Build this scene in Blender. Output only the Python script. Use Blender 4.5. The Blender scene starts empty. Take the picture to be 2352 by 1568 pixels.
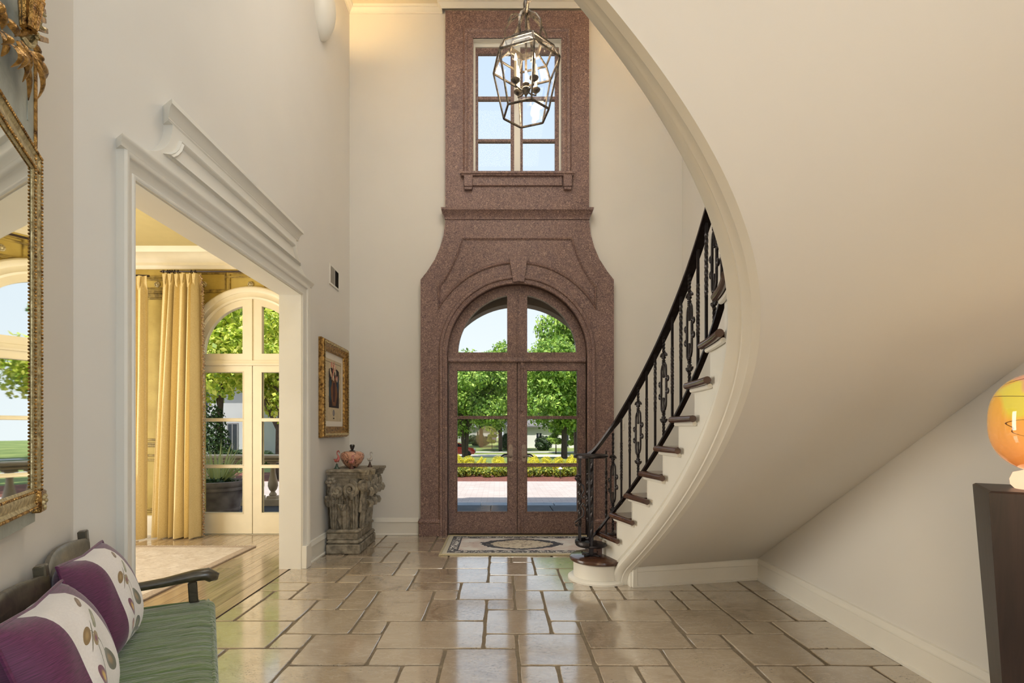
import bpy, bmesh, math, random
from mathutils import Vector, Matrix, noise, geometry
R = math.radians
random.seed(7)
C = bpy.context.scene.collection
SC = bpy.context.scene

# ------------------------------------------------------------------ camera
F, CX, CY, H = 1172.0, 1147.0, 985.0, 1.22      # focal length and vanishing point in the 2352x1568 frame, eye height
cam = bpy.data.objects.new('camera', bpy.data.cameras.new('camera'))
C.objects.link(cam)
cam.location = (0, 0, H)
cam.rotation_euler = (R(90), 0, 0)
cam.data.sensor_width = 36.0
cam.data.lens = F * 36.0 / 2352.0
cam.data.shift_x = (1176 - CX) / 2352.0
cam.data.shift_y = (CY - 784) / 2352.0
cam.data.clip_start = 0.05
cam.data.clip_end = 400
SC.camera = cam

# ------------------------------------------------------------------ view, sky, sun, large lights
SC.view_settings.view_transform = 'Standard'
SC.view_settings.look = 'None'
SC.view_settings.gamma = 1.0
SC.view_settings.use_curve_mapping = False
SC.view_settings.exposure = 0.65
# lighter light paths: enough bounces for a plastered room, no caustics
SC.cycles.max_bounces = 5
SC.cycles.diffuse_bounces = 3
SC.cycles.glossy_bounces = 2
SC.cycles.transmission_bounces = 3
SC.cycles.caustics_reflective = False
SC.cycles.caustics_refractive = False
SC.cycles.use_adaptive_sampling = True
SC.cycles.adaptive_threshold = 0.05

w = bpy.data.worlds.new('sky')
SC.world = w
w.use_nodes = True
wn, wl = w.node_tree.nodes, w.node_tree.links
wn.clear()
wo = wn.new('ShaderNodeOutputWorld'); wb = wn.new('ShaderNodeBackground')
wt = wn.new('ShaderNodeTexCoord'); wx = wn.new('ShaderNodeSeparateXYZ'); wr = wn.new('ShaderNodeValToRGB')
wl.new(wt.outputs['Generated'], wx.inputs[0]); wl.new(wx.outputs['Z'], wr.inputs[0])
wr.color_ramp.elements[0].position = 0.0; wr.color_ramp.elements[0].color = (0.88, 0.92, 0.97, 1)
wr.color_ramp.elements[1].position = 0.75; wr.color_ramp.elements[1].color = (0.55, 0.70, 0.93, 1)
wl.new(wr.outputs[0], wb.inputs[0]); wl.new(wb.outputs[0], wo.inputs[0])
wb.inputs[1].default_value = 0.74

def lamp(name, kind, loc, energy, color=(1, 1, 1), size=None, sizey=None, rot=None, aim=None):
    l = bpy.data.lights.new(name, kind); l.energy = energy; l.color = color
    o = bpy.data.objects.new(name, l); C.objects.link(o); o.location = loc
    if kind == 'AREA':
        l.shape = 'RECTANGLE'; l.size = size; l.size_y = sizey or size
    elif kind == 'SUN':
        l.angle = size or 0.01
    elif size is not None:
        l.shadow_soft_size = size
    if rot: o.rotation_euler = rot
    if aim: o.rotation_euler = (Vector(aim) - Vector(loc)).to_track_quat('-Z', 'Y').to_euler()
    return o

# the sun stands high behind the house, slightly to the left
lamp('sun', 'SUN', (0, -20, 40), 4.3, (1.0, 0.95, 0.86), 0.012, aim=(9, 0, 0))
# added cool fill behind the camera, standing in an invented side opening
lamp('rear_side_fill', 'AREA', (2.08, -2.4, 2.15), 84, (0.82, 0.92, 1.0), 2.0, 2.9, aim=(-3, -2.4, 2.15))
# daylight of the second window of the dining room, on its hidden near side
lamp('dining_window_daylight', 'AREA', (-5.55, 3.4, 1.5), 118, (1.0, 0.95, 0.84), 2.4, 2.4, aim=(0, 3.4, 1.7))
# unseen area fill added under the ceiling to brighten the hall walls
lamp('upper_hall_fill', 'AREA', (-0.1, 3.3, 6.06), 29, (1.0, 0.96, 0.88), 1.6, 1.6, aim=(-0.1, 3.5, 0))
lamp('upper_rear_fill', 'AREA', (0.6, -1.2, 6.06), 15, (1.0, 0.94, 0.86), 1.6, 1.6, aim=(0.6, -1.2, 0))  # second ceiling fill, added out of view over the rear hall
# unseen warm fill added behind the camera to tint the right wall
lamp('rear_warm_fill', 'POINT', (-0.3, -1.2, 1.0), 40, (1.0, 0.64, 0.25), 0.3)

# ------------------------------------------------------------------ helpers
def P(px, py, d):
    return Vector(((px - CX) * d / F, d, H + (CY - py) * d / F))

def lin(c):
    return tuple(((x / 255.0) / 12.92 if x / 255.0 <= 0.04045 else ((x / 255.0 + 0.055) / 1.055) ** 2.4) for x in c)

ORG = {}

class MB:
    def __init__(s):
        s.v = []; s.f = []; s.uv = None
    def add(s, vs, fs):
        n = len(s.v); s.v += [tuple(p) for p in vs]; s.f += [tuple(i + n for i in q) for q in fs]
        return s
    def quad(s, a, b, c, d): return s.add([a, b, c, d], [(0, 1, 2, 3)])
    def box(s, x0, x1, y0, y1, z0, z1, b=0.0):
        if b <= 0:
            vs = [(x, y, z) for x in (x0, x1) for y in (y0, y1) for z in (z0, z1)]
            return s.add(vs, [(0, 1, 3, 2), (4, 6, 7, 5), (0, 4, 5, 1), (2, 3, 7, 6), (0, 2, 6, 4), (1, 5, 7, 3)])
        return s.obox(Vector(((x0 + x1) / 2, (y0 + y1) / 2, (z0 + z1) / 2)), Vector(((x1 - x0) / 2, 0, 0)), Vector((0, (y1 - y0) / 2, 0)), Vector((0, 0, (z1 - z0) / 2)), b)
    def obox(s, c, a, b, u, bev=0.0):
        c, a, b, u = Vector(c), Vector(a), Vector(b), Vector(u)
        if bev <= 0:
            vs = [c + sx * a + sy * b + sz * u for sx in (-1, 1) for sy in (-1, 1) for sz in (-1, 1)]
            return s.add(vs, [(0, 1, 3, 2), (4, 6, 7, 5), (0, 4, 5, 1), (2, 3, 7, 6), (0, 2, 6, 4), (1, 5, 7, 3)])
        ax = [a, b, u]; ln = [x.length for x in ax]; di = [x.normalized() for x in ax]
        bev = min(bev, min(ln) * 0.9)
        vs = []; idx = {}
        for sx in (-1, 1):
            for sy in (-1, 1):
                for sz in (-1, 1):
                    sg = (sx, sy, sz)
                    for k in range(3):
                        p = c.copy()
                        for m in range(3):
                            p = p + di[m] * sg[m] * (ln[m] if m == k else ln[m] - bev)
                        idx[(sg, k)] = len(vs); vs.append(p)
        fs = []
        for k in range(3):
            o1, o2 = (k + 1) % 3, (k + 2) % 3
            for sk in (-1, 1):
                q = []
                for (p1, p2) in ((-1, -1), (1, -1), (1, 1), (-1, 1)):
                    sg = [0, 0, 0]; sg[k] = sk; sg[o1] = p1; sg[o2] = p2
                    q.append(idx[(tuple(sg), k)])
                fs.append(tuple(q))
            for s1 in (-1, 1):
                for s2 in (-1, 1):
                    a0 = [0, 0, 0]; a0[o1] = s1; a0[o2] = s2
                    A = a0[:]; A[k] = -1; B = a0[:]; B[k] = 1
                    fs.append((idx[(tuple(A), o1)], idx[(tuple(B), o1)], idx[(tuple(B), o2)], idx[(tuple(A), o2)]))
        for sx in (-1, 1):
            for sy in (-1, 1):
                for sz in (-1, 1):
                    fs.append(tuple(idx[((sx, sy, sz), k)] for k in range(3)))
        return s.add(vs, fs)
    def bar(s, a, b, wd, ht, up=(0, 0, 1), bev=0.0):
        a, b = Vector(a), Vector(b); t = b - a; up = Vector(up)
        sd = t.cross(up)
        if sd.length < 1e-6: sd = t.cross(Vector((1, 0, 0)))
        sd.normalize(); u2 = sd.cross(t).normalized()
        return s.obox((a + b) / 2, t / 2, sd * wd / 2, u2 * ht / 2, bev)
    def plate(s, outer, holes, mp, t0, t1):
        loops = [outer] + list(holes)
        pts = [[Vector((p[0], p[1], 0)) for p in lp] for lp in loops]
        tri = geometry.tessellate_polygon(pts)
        flat = [p for lp in loops for p in lp]; n = len(flat)
        vs = [mp(p[0], p[1], t0) for p in flat] + [mp(p[0], p[1], t1) for p in flat]
        fs = [tuple(t) for t in tri] + [tuple(i + n for i in reversed(t)) for t in tri]
        k = 0
        for lp in loops:
            m = len(lp)
            for i in range(m):
                j = (i + 1) % m
                fs.append((k + i, k + j, k + j + n, k + i + n))
            k += m
        return s.add(vs, fs)
    def sweep2(s, path, prof, mp, closed=False, capped=True):
        """profile (o, h): o = offset to the left of the path in its plane, h = height out of the plane"""
        n = len(path); m = len(prof); vs = []
        for i in range(n):
            p = Vector((path[i][0], path[i][1]))
            if closed or 0 < i < n - 1:
                a = Vector(path[(i - 1) % n][:2]); b = Vector(path[(i + 1) % n][:2])
                d1 = (p - a).normalized(); d2 = (b - p).normalized()
                n1 = Vector((-d1.y, d1.x)); n2 = Vector((-d2.y, d2.x))
                nn = n1 + n2; nn = nn / max(0.25, nn.dot(n1)) if nn.length > 1e-6 else n1
            else:
                d1 = (Vector(path[1][:2]) - p) if i == 0 else (p - Vector(path[n - 2][:2])); d1.normalize()
                nn = Vector((-d1.y, d1.x))
            for (o, h) in prof:
                q = p + nn * o
                vs.append(mp(q.x, q.y, h))
        fs = []
        for i in range(n if closed else n - 1):
            j = (i + 1) % n
            for k in range(m - 1):
                fs.append((i * m + k, j * m + k, j * m + k + 1, i * m + k + 1))
        if not closed and capped and m > 2:
            fs.append(tuple(range(m))); fs.append(tuple((n - 1) * m + k for k in reversed(range(m))))
        return s.add(vs, fs)
    def lathe(s, prof, c=(0, 0, 0), n=24, a0=0.0, a1=None, sx=1.0, sy=1.0, axis='Z'):
        full = a1 is None
        a1 = a0 + 2 * math.pi if full else a1
        m = len(prof); vs = []; k = n if full else n + 1
        for i in range(k):
            a = a0 + (a1 - a0) * i / n
            for (r, z) in prof:
                x, y = r * math.cos(a) * sx, r * math.sin(a) * sy
                if axis == 'Z': vs.append((c[0] + x, c[1] + y, c[2] + z))
                elif axis == 'Y': vs.append((c[0] + x, c[1] + z, c[2] + y))
                else: vs.append((c[0] + z, c[1] + x, c[2] + y))
        fs = []
        for i in range(n):
            j = (i + 1) % k
            for q in range(m - 1):
                fs.append((i * m + q, j * m + q, j * m + q + 1, i * m + q + 1))
        return s.add(vs, fs)
    def tube(s, path, rad, n=8, cap=True, closed=False, flat=None, twist=0.0, square=False):
        """flat = (direction, factor): squash; square = four-sided bar with optional twist (turns along the path)"""
        pts = [Vector(p) for p in path]; m = len(pts)
        rads = rad if isinstance(rad, (list, tuple)) else [rad] * m
        if square: n = 4
        t = (pts[1] - pts[0]).normalized()
        up = Vector((0, 0, 1)) if abs(t.z) < 0.9 else Vector((1, 0, 0))
        a = t.cross(up).normalized(); vs = []
        for i in range(m):
            if closed: t = (pts[(i + 1) % m] - pts[i - 1]).normalized()
            elif i == 0: t = (pts[1] - pts[0]).normalized()
            elif i == m - 1: t = (pts[-1] - pts[-2]).normalized()
            else: t = (pts[i + 1] - pts[i - 1]).normalized()
            a = (a - t * a.dot(t)); a = a.normalized() if a.length > 1e-6 else t.orthogonal().normalized()
            b = t.cross(a)
            tw = twist * 2 * math.pi * i / max(1, m - 1)
            for k in range(n):
                an = 2 * math.pi * (k + (0.5 if square else 0)) / n + tw
                q = (a * math.cos(an) + b * math.sin(an)) * rads[i]
                if flat:
                    fd = Vector(flat[0]).normalized(); q = q + fd * q.dot(fd) * (flat[1] - 1)
                vs.append(pts[i] + q)
        fs = []
        for i in range(m if closed else m - 1):
            j = (i + 1) % m
            for k in range(n):
                l = (k + 1) % n
                fs.append((i * n + k, i * n + l, j * n + l, j * n + k))
        if cap and not closed:
            fs.append(tuple(reversed(range(n)))); fs.append(tuple((m - 1) * n + k for k in range(n)))
        return s.add(vs, fs)
    def ball(s, c, r, nu=12, nv=8, sz=1.0):
        prof = [(max(1e-5, r * math.sin(math.pi * i / nv)), -r * sz * math.cos(math.pi * i / nv)) for i in range(nv + 1)]
        return s.lathe(prof, c, nu)
    def grid(s, fn, nu, nv):
        vs = [fn(i / nu, j / nv) for i in range(nu + 1) for j in range(nv + 1)]
        fs = [(i * (nv + 1) + j, (i + 1) * (nv + 1) + j, (i + 1) * (nv + 1) + j + 1, i * (nv + 1) + j + 1) for i in range(nu) for j in range(nv)]
        return s.add(vs, fs)
    def build(s, name, m, parent=None, loc=None, smooth=True, fix=True, angle=38, warp=None):
        if warp: s.v = [tuple(warp(Vector(p))) for p in s.v]
        if parent is not None:
            org = ORG[parent.name]
        elif loc is not None:
            org = Vector(loc)
        else:
            xs = [p[0] for p in s.v]; ys = [p[1] for p in s.v]; zs = [p[2] for p in s.v]
            org = Vector(((min(xs) + max(xs)) / 2, (min(ys) + max(ys)) / 2, min(zs)))
        me = bpy.data.meshes.new(name)
        me.from_pydata([(p[0] - org.x, p[1] - org.y, p[2] - org.z) for p in s.v], [], s.f)
        if fix and len(s.f) < 60000:
            bm = bmesh.new(); bm.from_mesh(me); bmesh.ops.recalc_face_normals(bm, faces=bm.faces); bm.to_mesh(me); bm.free()
        if s.uv:
            lay = me.uv_layers.new(name='UVMap')
            for li, l in enumerate(me.loops): lay.data[li].uv = s.uv[l.vertex_index]
        me.materials.append(m)
        if smooth:
            me.polygons.foreach_set('use_smooth', [True] * len(me.polygons))
            me.set_sharp_from_angle(angle=R(angle))
        o = bpy.data.objects.new(name, me); C.objects.link(o)
        if parent is not None:
            o.parent = parent
        else:
            o.location = org
        ORG[o.name] = org
        return o

def tag(o, label=None, cat=None, group=None, kind=None):
    if label: o['label'] = label
    if cat: o['category'] = cat
    if group: o['group'] = group
    if kind: o['kind'] = kind
    return o

def thing(name, label, cat, loc, group=None):
    o = bpy.data.objects.new(name, None); C.objects.link(o)
    o.location = loc; o.empty_display_size = 0.1
    ORG[o.name] = Vector(loc)
    return tag(o, label, cat, group)

def struct(name, mb, m, **k):
    return tag(mb.build(name, m, **k), kind='structure')

def copy_tree(o, parent=None, loc=None, rz=None, scale=None):
    c = o.copy(); C.objects.link(c); c.parent = parent
    if loc is not None: c.location = loc
    if rz is not None: c.rotation_euler = (0, 0, rz)
    if scale is not None: c.scale = scale if isinstance(scale, (tuple, list)) else (scale,) * 3
    for ch in list(o.children): copy_tree(ch, c)
    return c

def arc(cx, cz, r, a0, a1, n):
    return [(cx + r * math.cos(R(a0 + (a1 - a0) * i / n)), cz + r * math.sin(R(a0 + (a1 - a0) * i / n))) for i in range(n + 1)]

# ------------------------------------------------------------------ materials
class NT:
    def __init__(s, name):
        s.m = bpy.data.materials.new(name); s.m.use_nodes = True
        s.n = s.m.node_tree.nodes; s.l = s.m.node_tree.links
        s.b = next(x for x in s.n if x.type == 'BSDF_PRINCIPLED'); s.out = next(x for x in s.n if x.type == 'OUTPUT_MATERIAL')
        s._pos = None
    def new(s, t, **k):
        x = s.n.new('ShaderNode' + t)
        for a, v in k.items(): setattr(x, a, v)
        return x
    def link(s, a, b): s.l.new(a, b)
    def pos(s, kind='world'):
        if kind == 'world': return s.new('NewGeometry').outputs['Position']
        if kind == 'uv': return s.new('TexCoord').outputs['UV']
        return s.new('TexCoord').outputs['Object']
    def mapping(s, vec, scale=(1, 1, 1), rot=(0, 0, 0), loc=(0, 0, 0)):
        x = s.new('Mapping'); s.link(vec, x.inputs[0])
        x.inputs['Scale'].default_value = scale; x.inputs['Rotation'].default_value = rot; x.inputs['Location'].default_value = loc
        return x.outputs[0]
    def noise(s, vec, scale, detail=4, rough=0.55, dist=0.0):
        x = s.new('TexNoise'); s.link(vec, x.inputs['Vector'])
        x.inputs['Scale'].default_value = scale; x.inputs['Detail'].default_value = detail
        x.inputs['Roughness'].default_value = rough; x.inputs['Distortion'].default_value = dist
        return x.outputs[0]
    def voro(s, vec, scale, feature='F1', out='Distance'):
        x = s.new('TexVoronoi', feature=feature); s.link(vec, x.inputs['Vector']); x.inputs['Scale'].default_value = scale
        return x.outputs[out]
    def ramp(s, fac, stops, interp='LINEAR'):
        x = s.new('ValToRGB'); x.color_ramp.interpolation = interp
        e = x.color_ramp.elements
        while len(e) < len(stops): e.new(0.5)
        for q, (p, c) in zip(e, stops):
            q.position = p; q.color = (c, c, c, 1) if isinstance(c, (int, float)) else (*c, 1)
        s.link(fac, x.inputs[0]); return x.outputs[0]
    def mix(s, fac, a, b, mode='MIX'):
        x = s.new('Mix', data_type='RGBA', blend_type=mode)
        for sock, val in ((x.inputs[0], fac), (x.inputs[6], a), (x.inputs[7], b)):
            if isinstance(val, (int, float)): sock.default_value = val
            elif isinstance(val, tuple): sock.default_value = (*val[:3], 1)
            else: s.link(val, sock)
        return x.outputs[2]
    def math(s, op, a, b=0.0, clamp=False):
        x = s.new('Math', operation=op, use_clamp=clamp)
        for i, val in enumerate((a, b)):
            if isinstance(val, (int, float)): x.inputs[i].default_value = val
            else: s.link(val, x.inputs[i])
        return x.outputs[0]
    def bump(s, h, strength=0.3, dist=0.01):
        x = s.new('Bump'); x.inputs['Strength'].default_value = strength; x.inputs['Distance'].default_value = dist
        s.link(h, x.inputs['Height']); s.link(x.outputs[0], s.b.inputs['Normal'])
    def set(s, color=None, rough=None, metal=None, **k):
        for nm, v in (('Base Color', color), ('Roughness', rough), ('Metallic', metal)):
            if v is None: continue
            i = s.b.inputs[nm]
            if isinstance(v, tuple): i.default_value = (*v[:3], 1)
            elif isinstance(v, (int, float)): i.default_value = v
            else: s.link(v, i)
        for nm, v in k.items():
            i = s.b.inputs[nm.replace('_', ' ')]
            if isinstance(v, tuple): i.default_value = (*v[:3], 1)
            elif isinstance(v, (int, float)): i.default_value = v
            else: s.link(v, i)
        return s.m

def simple(name, rgb, rough=0.5, metal=0.0, var=0.12, scale=8.0, bump=0.0, bscale=60.0, kind='world', dark=None, **k):
    t = NT(name); p = t.pos(kind); c = lin(rgb)
    nz = t.noise(p, scale, 2)
    d = dark and lin(dark) or tuple(x * (1 - var) for x in c)
    l = tuple(min(1, x * (1 + var * 0.5)) for x in c)
    col = t.ramp(nz, [(0.3, d), (0.7, l)])
    if bump: t.bump(t.noise(p, bscale, 1.5), bump, 0.01)
    return t.set(color=col, rough=rough, metal=metal, **k)

M = {}
M['wall'] = simple('plaster_cream', (226, 223, 217), 0.75, var=0.03, scale=1.2)
M['soffit'] = simple('plaster_soffit', (226, 223, 217), 0.75, var=0.03, scale=1.0)
M['trim'] = simple('trim_white', (234, 231, 222), 0.38, var=0.03, scale=3)
M['ceil'] = simple('ceiling_paint', (238, 228, 206), 0.8, var=0.02, scale=2)
M['iron'] = simple('wrought_iron', (44, 39, 41), 0.34, 0.45, var=0.4, scale=40, bump=0.15, bscale=140)
M['darkwood'] = simple('dark_walnut', (52, 34, 29), 0.3, var=0.4, scale=14, bump=0.08, bscale=80)
M['ext_wall'] = simple('stucco_exterior', (214, 204, 190), 0.85, var=0.08, scale=2)
M['ext_brown'] = simple('porch_stone', (120, 104, 88), 0.85, var=0.15, scale=3)

def m_portal():
    t = NT('faux_stone_brown'); p = t.pos()
    big = t.noise(p, 1.6, 3, 0.6)
    mid = t.noise(p, 14, 3, 0.65, 0.6)
    fib = t.noise(t.mapping(p, (1, 1, 1), (0.4, 0.3, 0.7)), 46, 3, 0.72, 2.4)
    c0 = t.ramp(big, [(0.25, lin((98, 76, 76))), (0.75, lin((126, 102, 102)))])
    c1 = t.mix(t.ramp(mid, [(0.35, 0.0), (0.75, 0.55)]), c0, lin((136, 108, 98)))
    c2 = t.mix(t.ramp(fib, [(0.51, 0.0), (0.63, 0.9)]), c1, lin((186, 156, 142)))
    c3 = t.mix(t.ramp(fib, [(0.32, 0.9), (0.45, 0.0)]), c2, lin((60, 42, 42)))
    t.bump(fib, 0.25, 0.004)
    return t.set(color=c3, rough=0.5)
M['portal'] = m_portal()

def m_tile():
    t = NT('travertine_tile'); o = t.pos('object'); inf = t.new('ObjectInfo')
    add = t.new('VectorMath', operation='ADD')
    off = t.new('VectorMath', operation='SCALE'); off.inputs[0].default_value = (37.0, 53.0, 11.0); t.link(inf.outputs['Random'], off.inputs['Scale'])
    t.link(o, add.inputs[0]); t.link(off.outputs[0], add.inputs[1]); p = add.outputs[0]
    cloud = t.noise(p, 3.2, 4, 0.62, 1.2)
    vein = t.noise(t.mapping(p, (2.2, 7.0, 3)), 1.6, 4, 0.6, 2.0)
    base = t.ramp(inf.outputs['Random'], [(0.0, lin((158, 141, 119))), (0.35, lin((188, 173, 153))), (0.7, lin((174, 158, 136))), (1.0, lin((144, 124, 100)))])
    c = t.mix(t.ramp(cloud, [(0.3, 0.0), (0.7, 0.5)]), base, lin((206, 193, 174)))
    c = t.mix(t.ramp(vein, [(0.47, 0.0), (0.5, 0.55), (0.53, 0.0)]), c, lin((204, 191, 172)))
    c = t.mix(t.ramp(cloud, [(0.22, 0.55), (0.42, 0.0)]), c, lin((116, 97, 76)))
    pit = t.noise(t.mapping(p, (1, 2.2, 1)), 62, 2, 0.7)
    mask = t.ramp(t.noise(p, 4.5, 3), [(0.42, 0.0), (0.62, 1.0)])
    pm = t.math('MULTIPLY', t.ramp(pit, [(0.585, 0.0), (0.64, 1.0)]), mask)
    c = t.mix(pm, c, lin((98, 86, 70)))
    rough = t.math('ADD', t.math('MULTIPLY', t.noise(p, 9, 2), 0.14), t.math('ADD', t.math('MULTIPLY', pm, 0.5), 0.06))
    hgt = t.math('SUBTRACT', t.math('MULTIPLY', t.noise(p, 7, 2), 0.35), t.math('MULTIPLY', pm, 0.5))
    t.bump(hgt, 0.2, 0.012)
    return t.set(color=c, rough=rough, Specular_IOR_Level=0.9, Coat_Weight=1.0, Coat_IOR=1.75, Coat_Roughness=0.1)
M['tile'] = m_tile()
M['grout'] = simple('grout', (138, 126, 108), 0.9, var=0.15, scale=30, bump=0.3, bscale=200)

def m_wood(name, c1, c2, rough=0.3, axis='Y', sc=1.0, coat=0.0):
    t = NT(name); o = t.pos('object'); inf = t.new('ObjectInfo')
    add = t.new('VectorMath', operation='ADD')
    off = t.new('VectorMath', operation='SCALE'); off.inputs[0].default_value = (13.0, 29.0, 7.0); t.link(inf.outputs['Random'], off.inputs['Scale'])
    t.link(o, add.inputs[0]); t.link(off.outputs[0], add.inputs[1])
    s3 = {'X': (1.2, 26, 26), 'Y': (26, 1.2, 26), 'Z': (26, 26, 1.2)}[axis]
    p = t.mapping(add.outputs[0], tuple(x * sc for x in s3))
    g = t.noise(p, 1.0, 4, 0.6, 0.8)
    c = t.ramp(g, [(0.3, lin(c1)), (0.7, lin(c2))])
    v = t.math('ADD', t.math('MULTIPLY', inf.outputs['Random'], 0.3), 0.85)
    cm = t.new('VectorMath', operation='SCALE'); t.link(c, cm.inputs[0]); t.link(v, cm.inputs['Scale'])
    t.bump(g, 0.08, 0.003)
    return t.set(color=cm.outputs[0], rough=rough, Coat_Weight=coat, Coat_Roughness=0.12)
M['plank'] = m_wood('oak_plank', (142, 120, 98), (184, 164, 140), 0.22, 'Y', 1.0, 0.7)
M['tread'] = m_wood('stained_tread', (58, 36, 28), (96, 66, 50), 0.26, 'X', 1.0, 0.4)
M['benchwood'] = m_wood('antique_bench_wood', (44, 36, 28), (92, 86, 68), 0.34, 'X', 0.8, 0.2)
M['blackwood'] = m_wood('espresso_wood', (22, 14, 16), (46, 31, 30), 0.42, 'Z', 1.4)

def m_glass(name, tint=(1, 1, 1), refl=1.0):
    t = NT(name); t.n.remove(t.b)
    tr = t.new('BsdfTransparent'); gl = t.new('BsdfGlossy'); fr = t.new('LayerWeight'); mx = t.new('MixShader')
    tr.inputs[0].default_value = (*tint, 1); gl.inputs['Roughness'].default_value = 0.01
    fac = t.math('ADD', t.math('MULTIPLY', t.math('POWER', fr.outputs['Facing'], 4.0), 0.7), 0.035)
    t.link(t.math('MULTIPLY', fac, refl), mx.inputs[0]); t.link(tr.outputs[0], mx.inputs[1]); t.link(gl.outputs[0], mx.inputs[2])
    t.link(mx.outputs[0], t.out.inputs[0]); return t.m
M['glass'] = m_glass('window_glass', (0.97, 0.985, 0.98), 0.14)
M['lantern_glass'] = m_glass('lantern_glass', (0.95, 0.97, 1.0), 0.6)
M['mirror'] = NT('mirror_glass').set(color=(0.86, 0.89, 0.86), rough=0.02, metal=1.0)

def m_emit(name, col, strength):
    t = NT(name); return t.set(color=(0.02, 0.02, 0.02), rough=0.6, Emission_Color=col, Emission_Strength=strength)
M['bulb'] = m_emit('candle_bulb', (1.0, 0.78, 0.5), 14)
M['gold'] = simple('antique_gilt', (186, 146, 82), 0.32, 0.8, var=0.5, scale=45, bump=0.4, bscale=150, dark=(84, 54, 26))
M['palegold'] = simple('pale_gilt', (206, 192, 150), 0.38, 0.5, var=0.3, scale=70, bump=0.25, bscale=200, dark=(150, 132, 92))
M['greypaint'] = simple('aged_grey_paint', (168, 174, 166), 0.5, var=0.14, scale=16, bump=0.15, bscale=90)
M['lanternmetal'] = simple('lantern_tole', (112, 100, 84), 0.4, 0.55, var=0.5, scale=40, bump=0.3, bscale=120, dark=(44, 40, 42))
M['candle'] = simple('candle_sleeve', (236, 214, 172), 0.5, var=0.06)
M['stone'] = simple('weathered_stone', (156, 148, 132), 0.9, var=0.4, scale=18, bump=0.3, bscale=60, dark=(106, 99, 88))
M['brass'] = simple('aged_nickel', (140, 126, 118), 0.4, 0.6, var=0.2, scale=30)
M['vent'] = simple('vent_grey', (140, 134, 122), 0.5)
M['ventdark'] = simple('vent_dark', (74, 68, 60), 0.7)
# ------------------------------------------------------------------ room shell
XL, XR, YB, ZC = -1.73, 2.11, 5.889, 6.085          # left wall, right wall, door wall, ceiling
U = Vector((-0.4974, 0.8675, 0)); N = Vector((0.8675, 0.4974, 0))   # along and out of the canted wall
NW = -0.47
def UN(u, n, z=0.0): return U * u + N * n + Vector((0, 0, z))
def XZ(yf): return lambda x, z, h: (x, yf - h, z)
def YZ(xf, s=1): return lambda y, z, h: (xf + s * h, y, z)
def XY(z0=0.0): return lambda x, y, h: (x, y, z0 + h)
KB = YB / F
def zb(py): return H + (CY - py) * KB
def xb(px): return (px - CX) * KB

DX, DZ = xb(1188), zb(812)            # centre of the front door's arch
WX, WZ = xb(579), zb(812)             # centre of the dining room's arched door
def arch_outline(cx, cz, r, zbot, n=40):
    return [(cx + r, zbot)] + arc(cx, cz, r, 0, 180, n) + [(cx - r, zbot)]

struct('floor', MB().box(-1.832, XR + 0.2, -3.95, YB + 0.02, -0.2, -0.008), M['grout'], loc=(0, 0, -0.2))
FLOOR = bpy.data.objects['floor']

m = MB()
m.plate([(XL - 0.18, 0), (XR + 0.2, 0), (XR + 0.2, 6.6), (XL - 0.18, 6.6)],
        [arch_outline(DX, DZ, 162 * KB, 0.001), [(xb(1080), zb(402)), (xb(1296), zb(402)), (xb(1296), zb(80)), (xb(1080), zb(80))]], XZ(YB), -0.28, 0)
struct('wall_back', m, M['wall'])
OY0, OY1, OZ = 2.407, 4.45, 2.392                   # cased opening in the left wall
m = MB().plate([(2.072, 0), (OY0, 0), (OY0, OZ), (OY1, OZ), (OY1, 0), (YB, 0), (YB, 6.3), (2.072, 6.3)], [], YZ(XL), -0.17, 0)
struct('wall_left', m, M['wall'])
m = MB().obox((UN(2.66, NW - 0.07) + UN(0.6, NW - 0.07)) / 2 + Vector((0, 0, 3.15)), U * 1.03, N * 0.07, Vector((0, 0, 3.15)))
struct('wall_canted', m, M['wall'])
E0 = UN(0.6, NW)
struct('wall_hall', MB().box(E0.x - 0.15, E0.x, -3.9, E0.y, 0, 6.3), M['wall'])
struct('wall_right', MB().plate([(-3.9, 0), (YB + 0.28, 0), (YB + 0.28, 6.6), (-3.9, 6.6)], [[(-3.4, 0.7), (-1.4, 0.7), (-1.4, 3.6), (-3.4, 3.6)]], YZ(XR), 0, 0.2), M['wall'])
struct('wall_rear', MB().box(-2, 2.4, -4.1, -3.9, 0, 6.3), M['wall'])
m = MB()
for y in (-3.37, -2.4, -1.43): m.box(XR + 0.08, XR + 0.13, y - 0.03, y + 0.03, 0.7, 3.6)
for z in (0.73, 1.67, 2.63, 3.57): m.box(XR + 0.08, XR + 0.13, -3.4, -1.4, z - 0.03, z + 0.03)
struct('added_window', m, M['trim'])  # unseen window added round the side fill behind the camera
struct('ceiling', MB().box(-2.1, XR + 0.3, -4.1, YB + 0.28, ZC, ZC + 0.5), M['ceil'])

# crown moulding breaking forward over the door surround
cp = [(XL, 1.5), (XL, YB), (xb(1017), YB), (xb(1017), YB - 0.075), (xb(1359), YB - 0.075), (xb(1359), YB), (XR, YB), (XR, 3.0)]
struct('trim_3', MB().sweep2(cp, [(0, 6.008), (-0.008, 6.008), (-0.010, 6.022), (-0.022, 6.03), (-0.038, 6.05), (-0.044, 6.056), (-0.052, 6.058), (-0.055, 6.085), (0, 6.085)], XY()), M['trim'])

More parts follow.
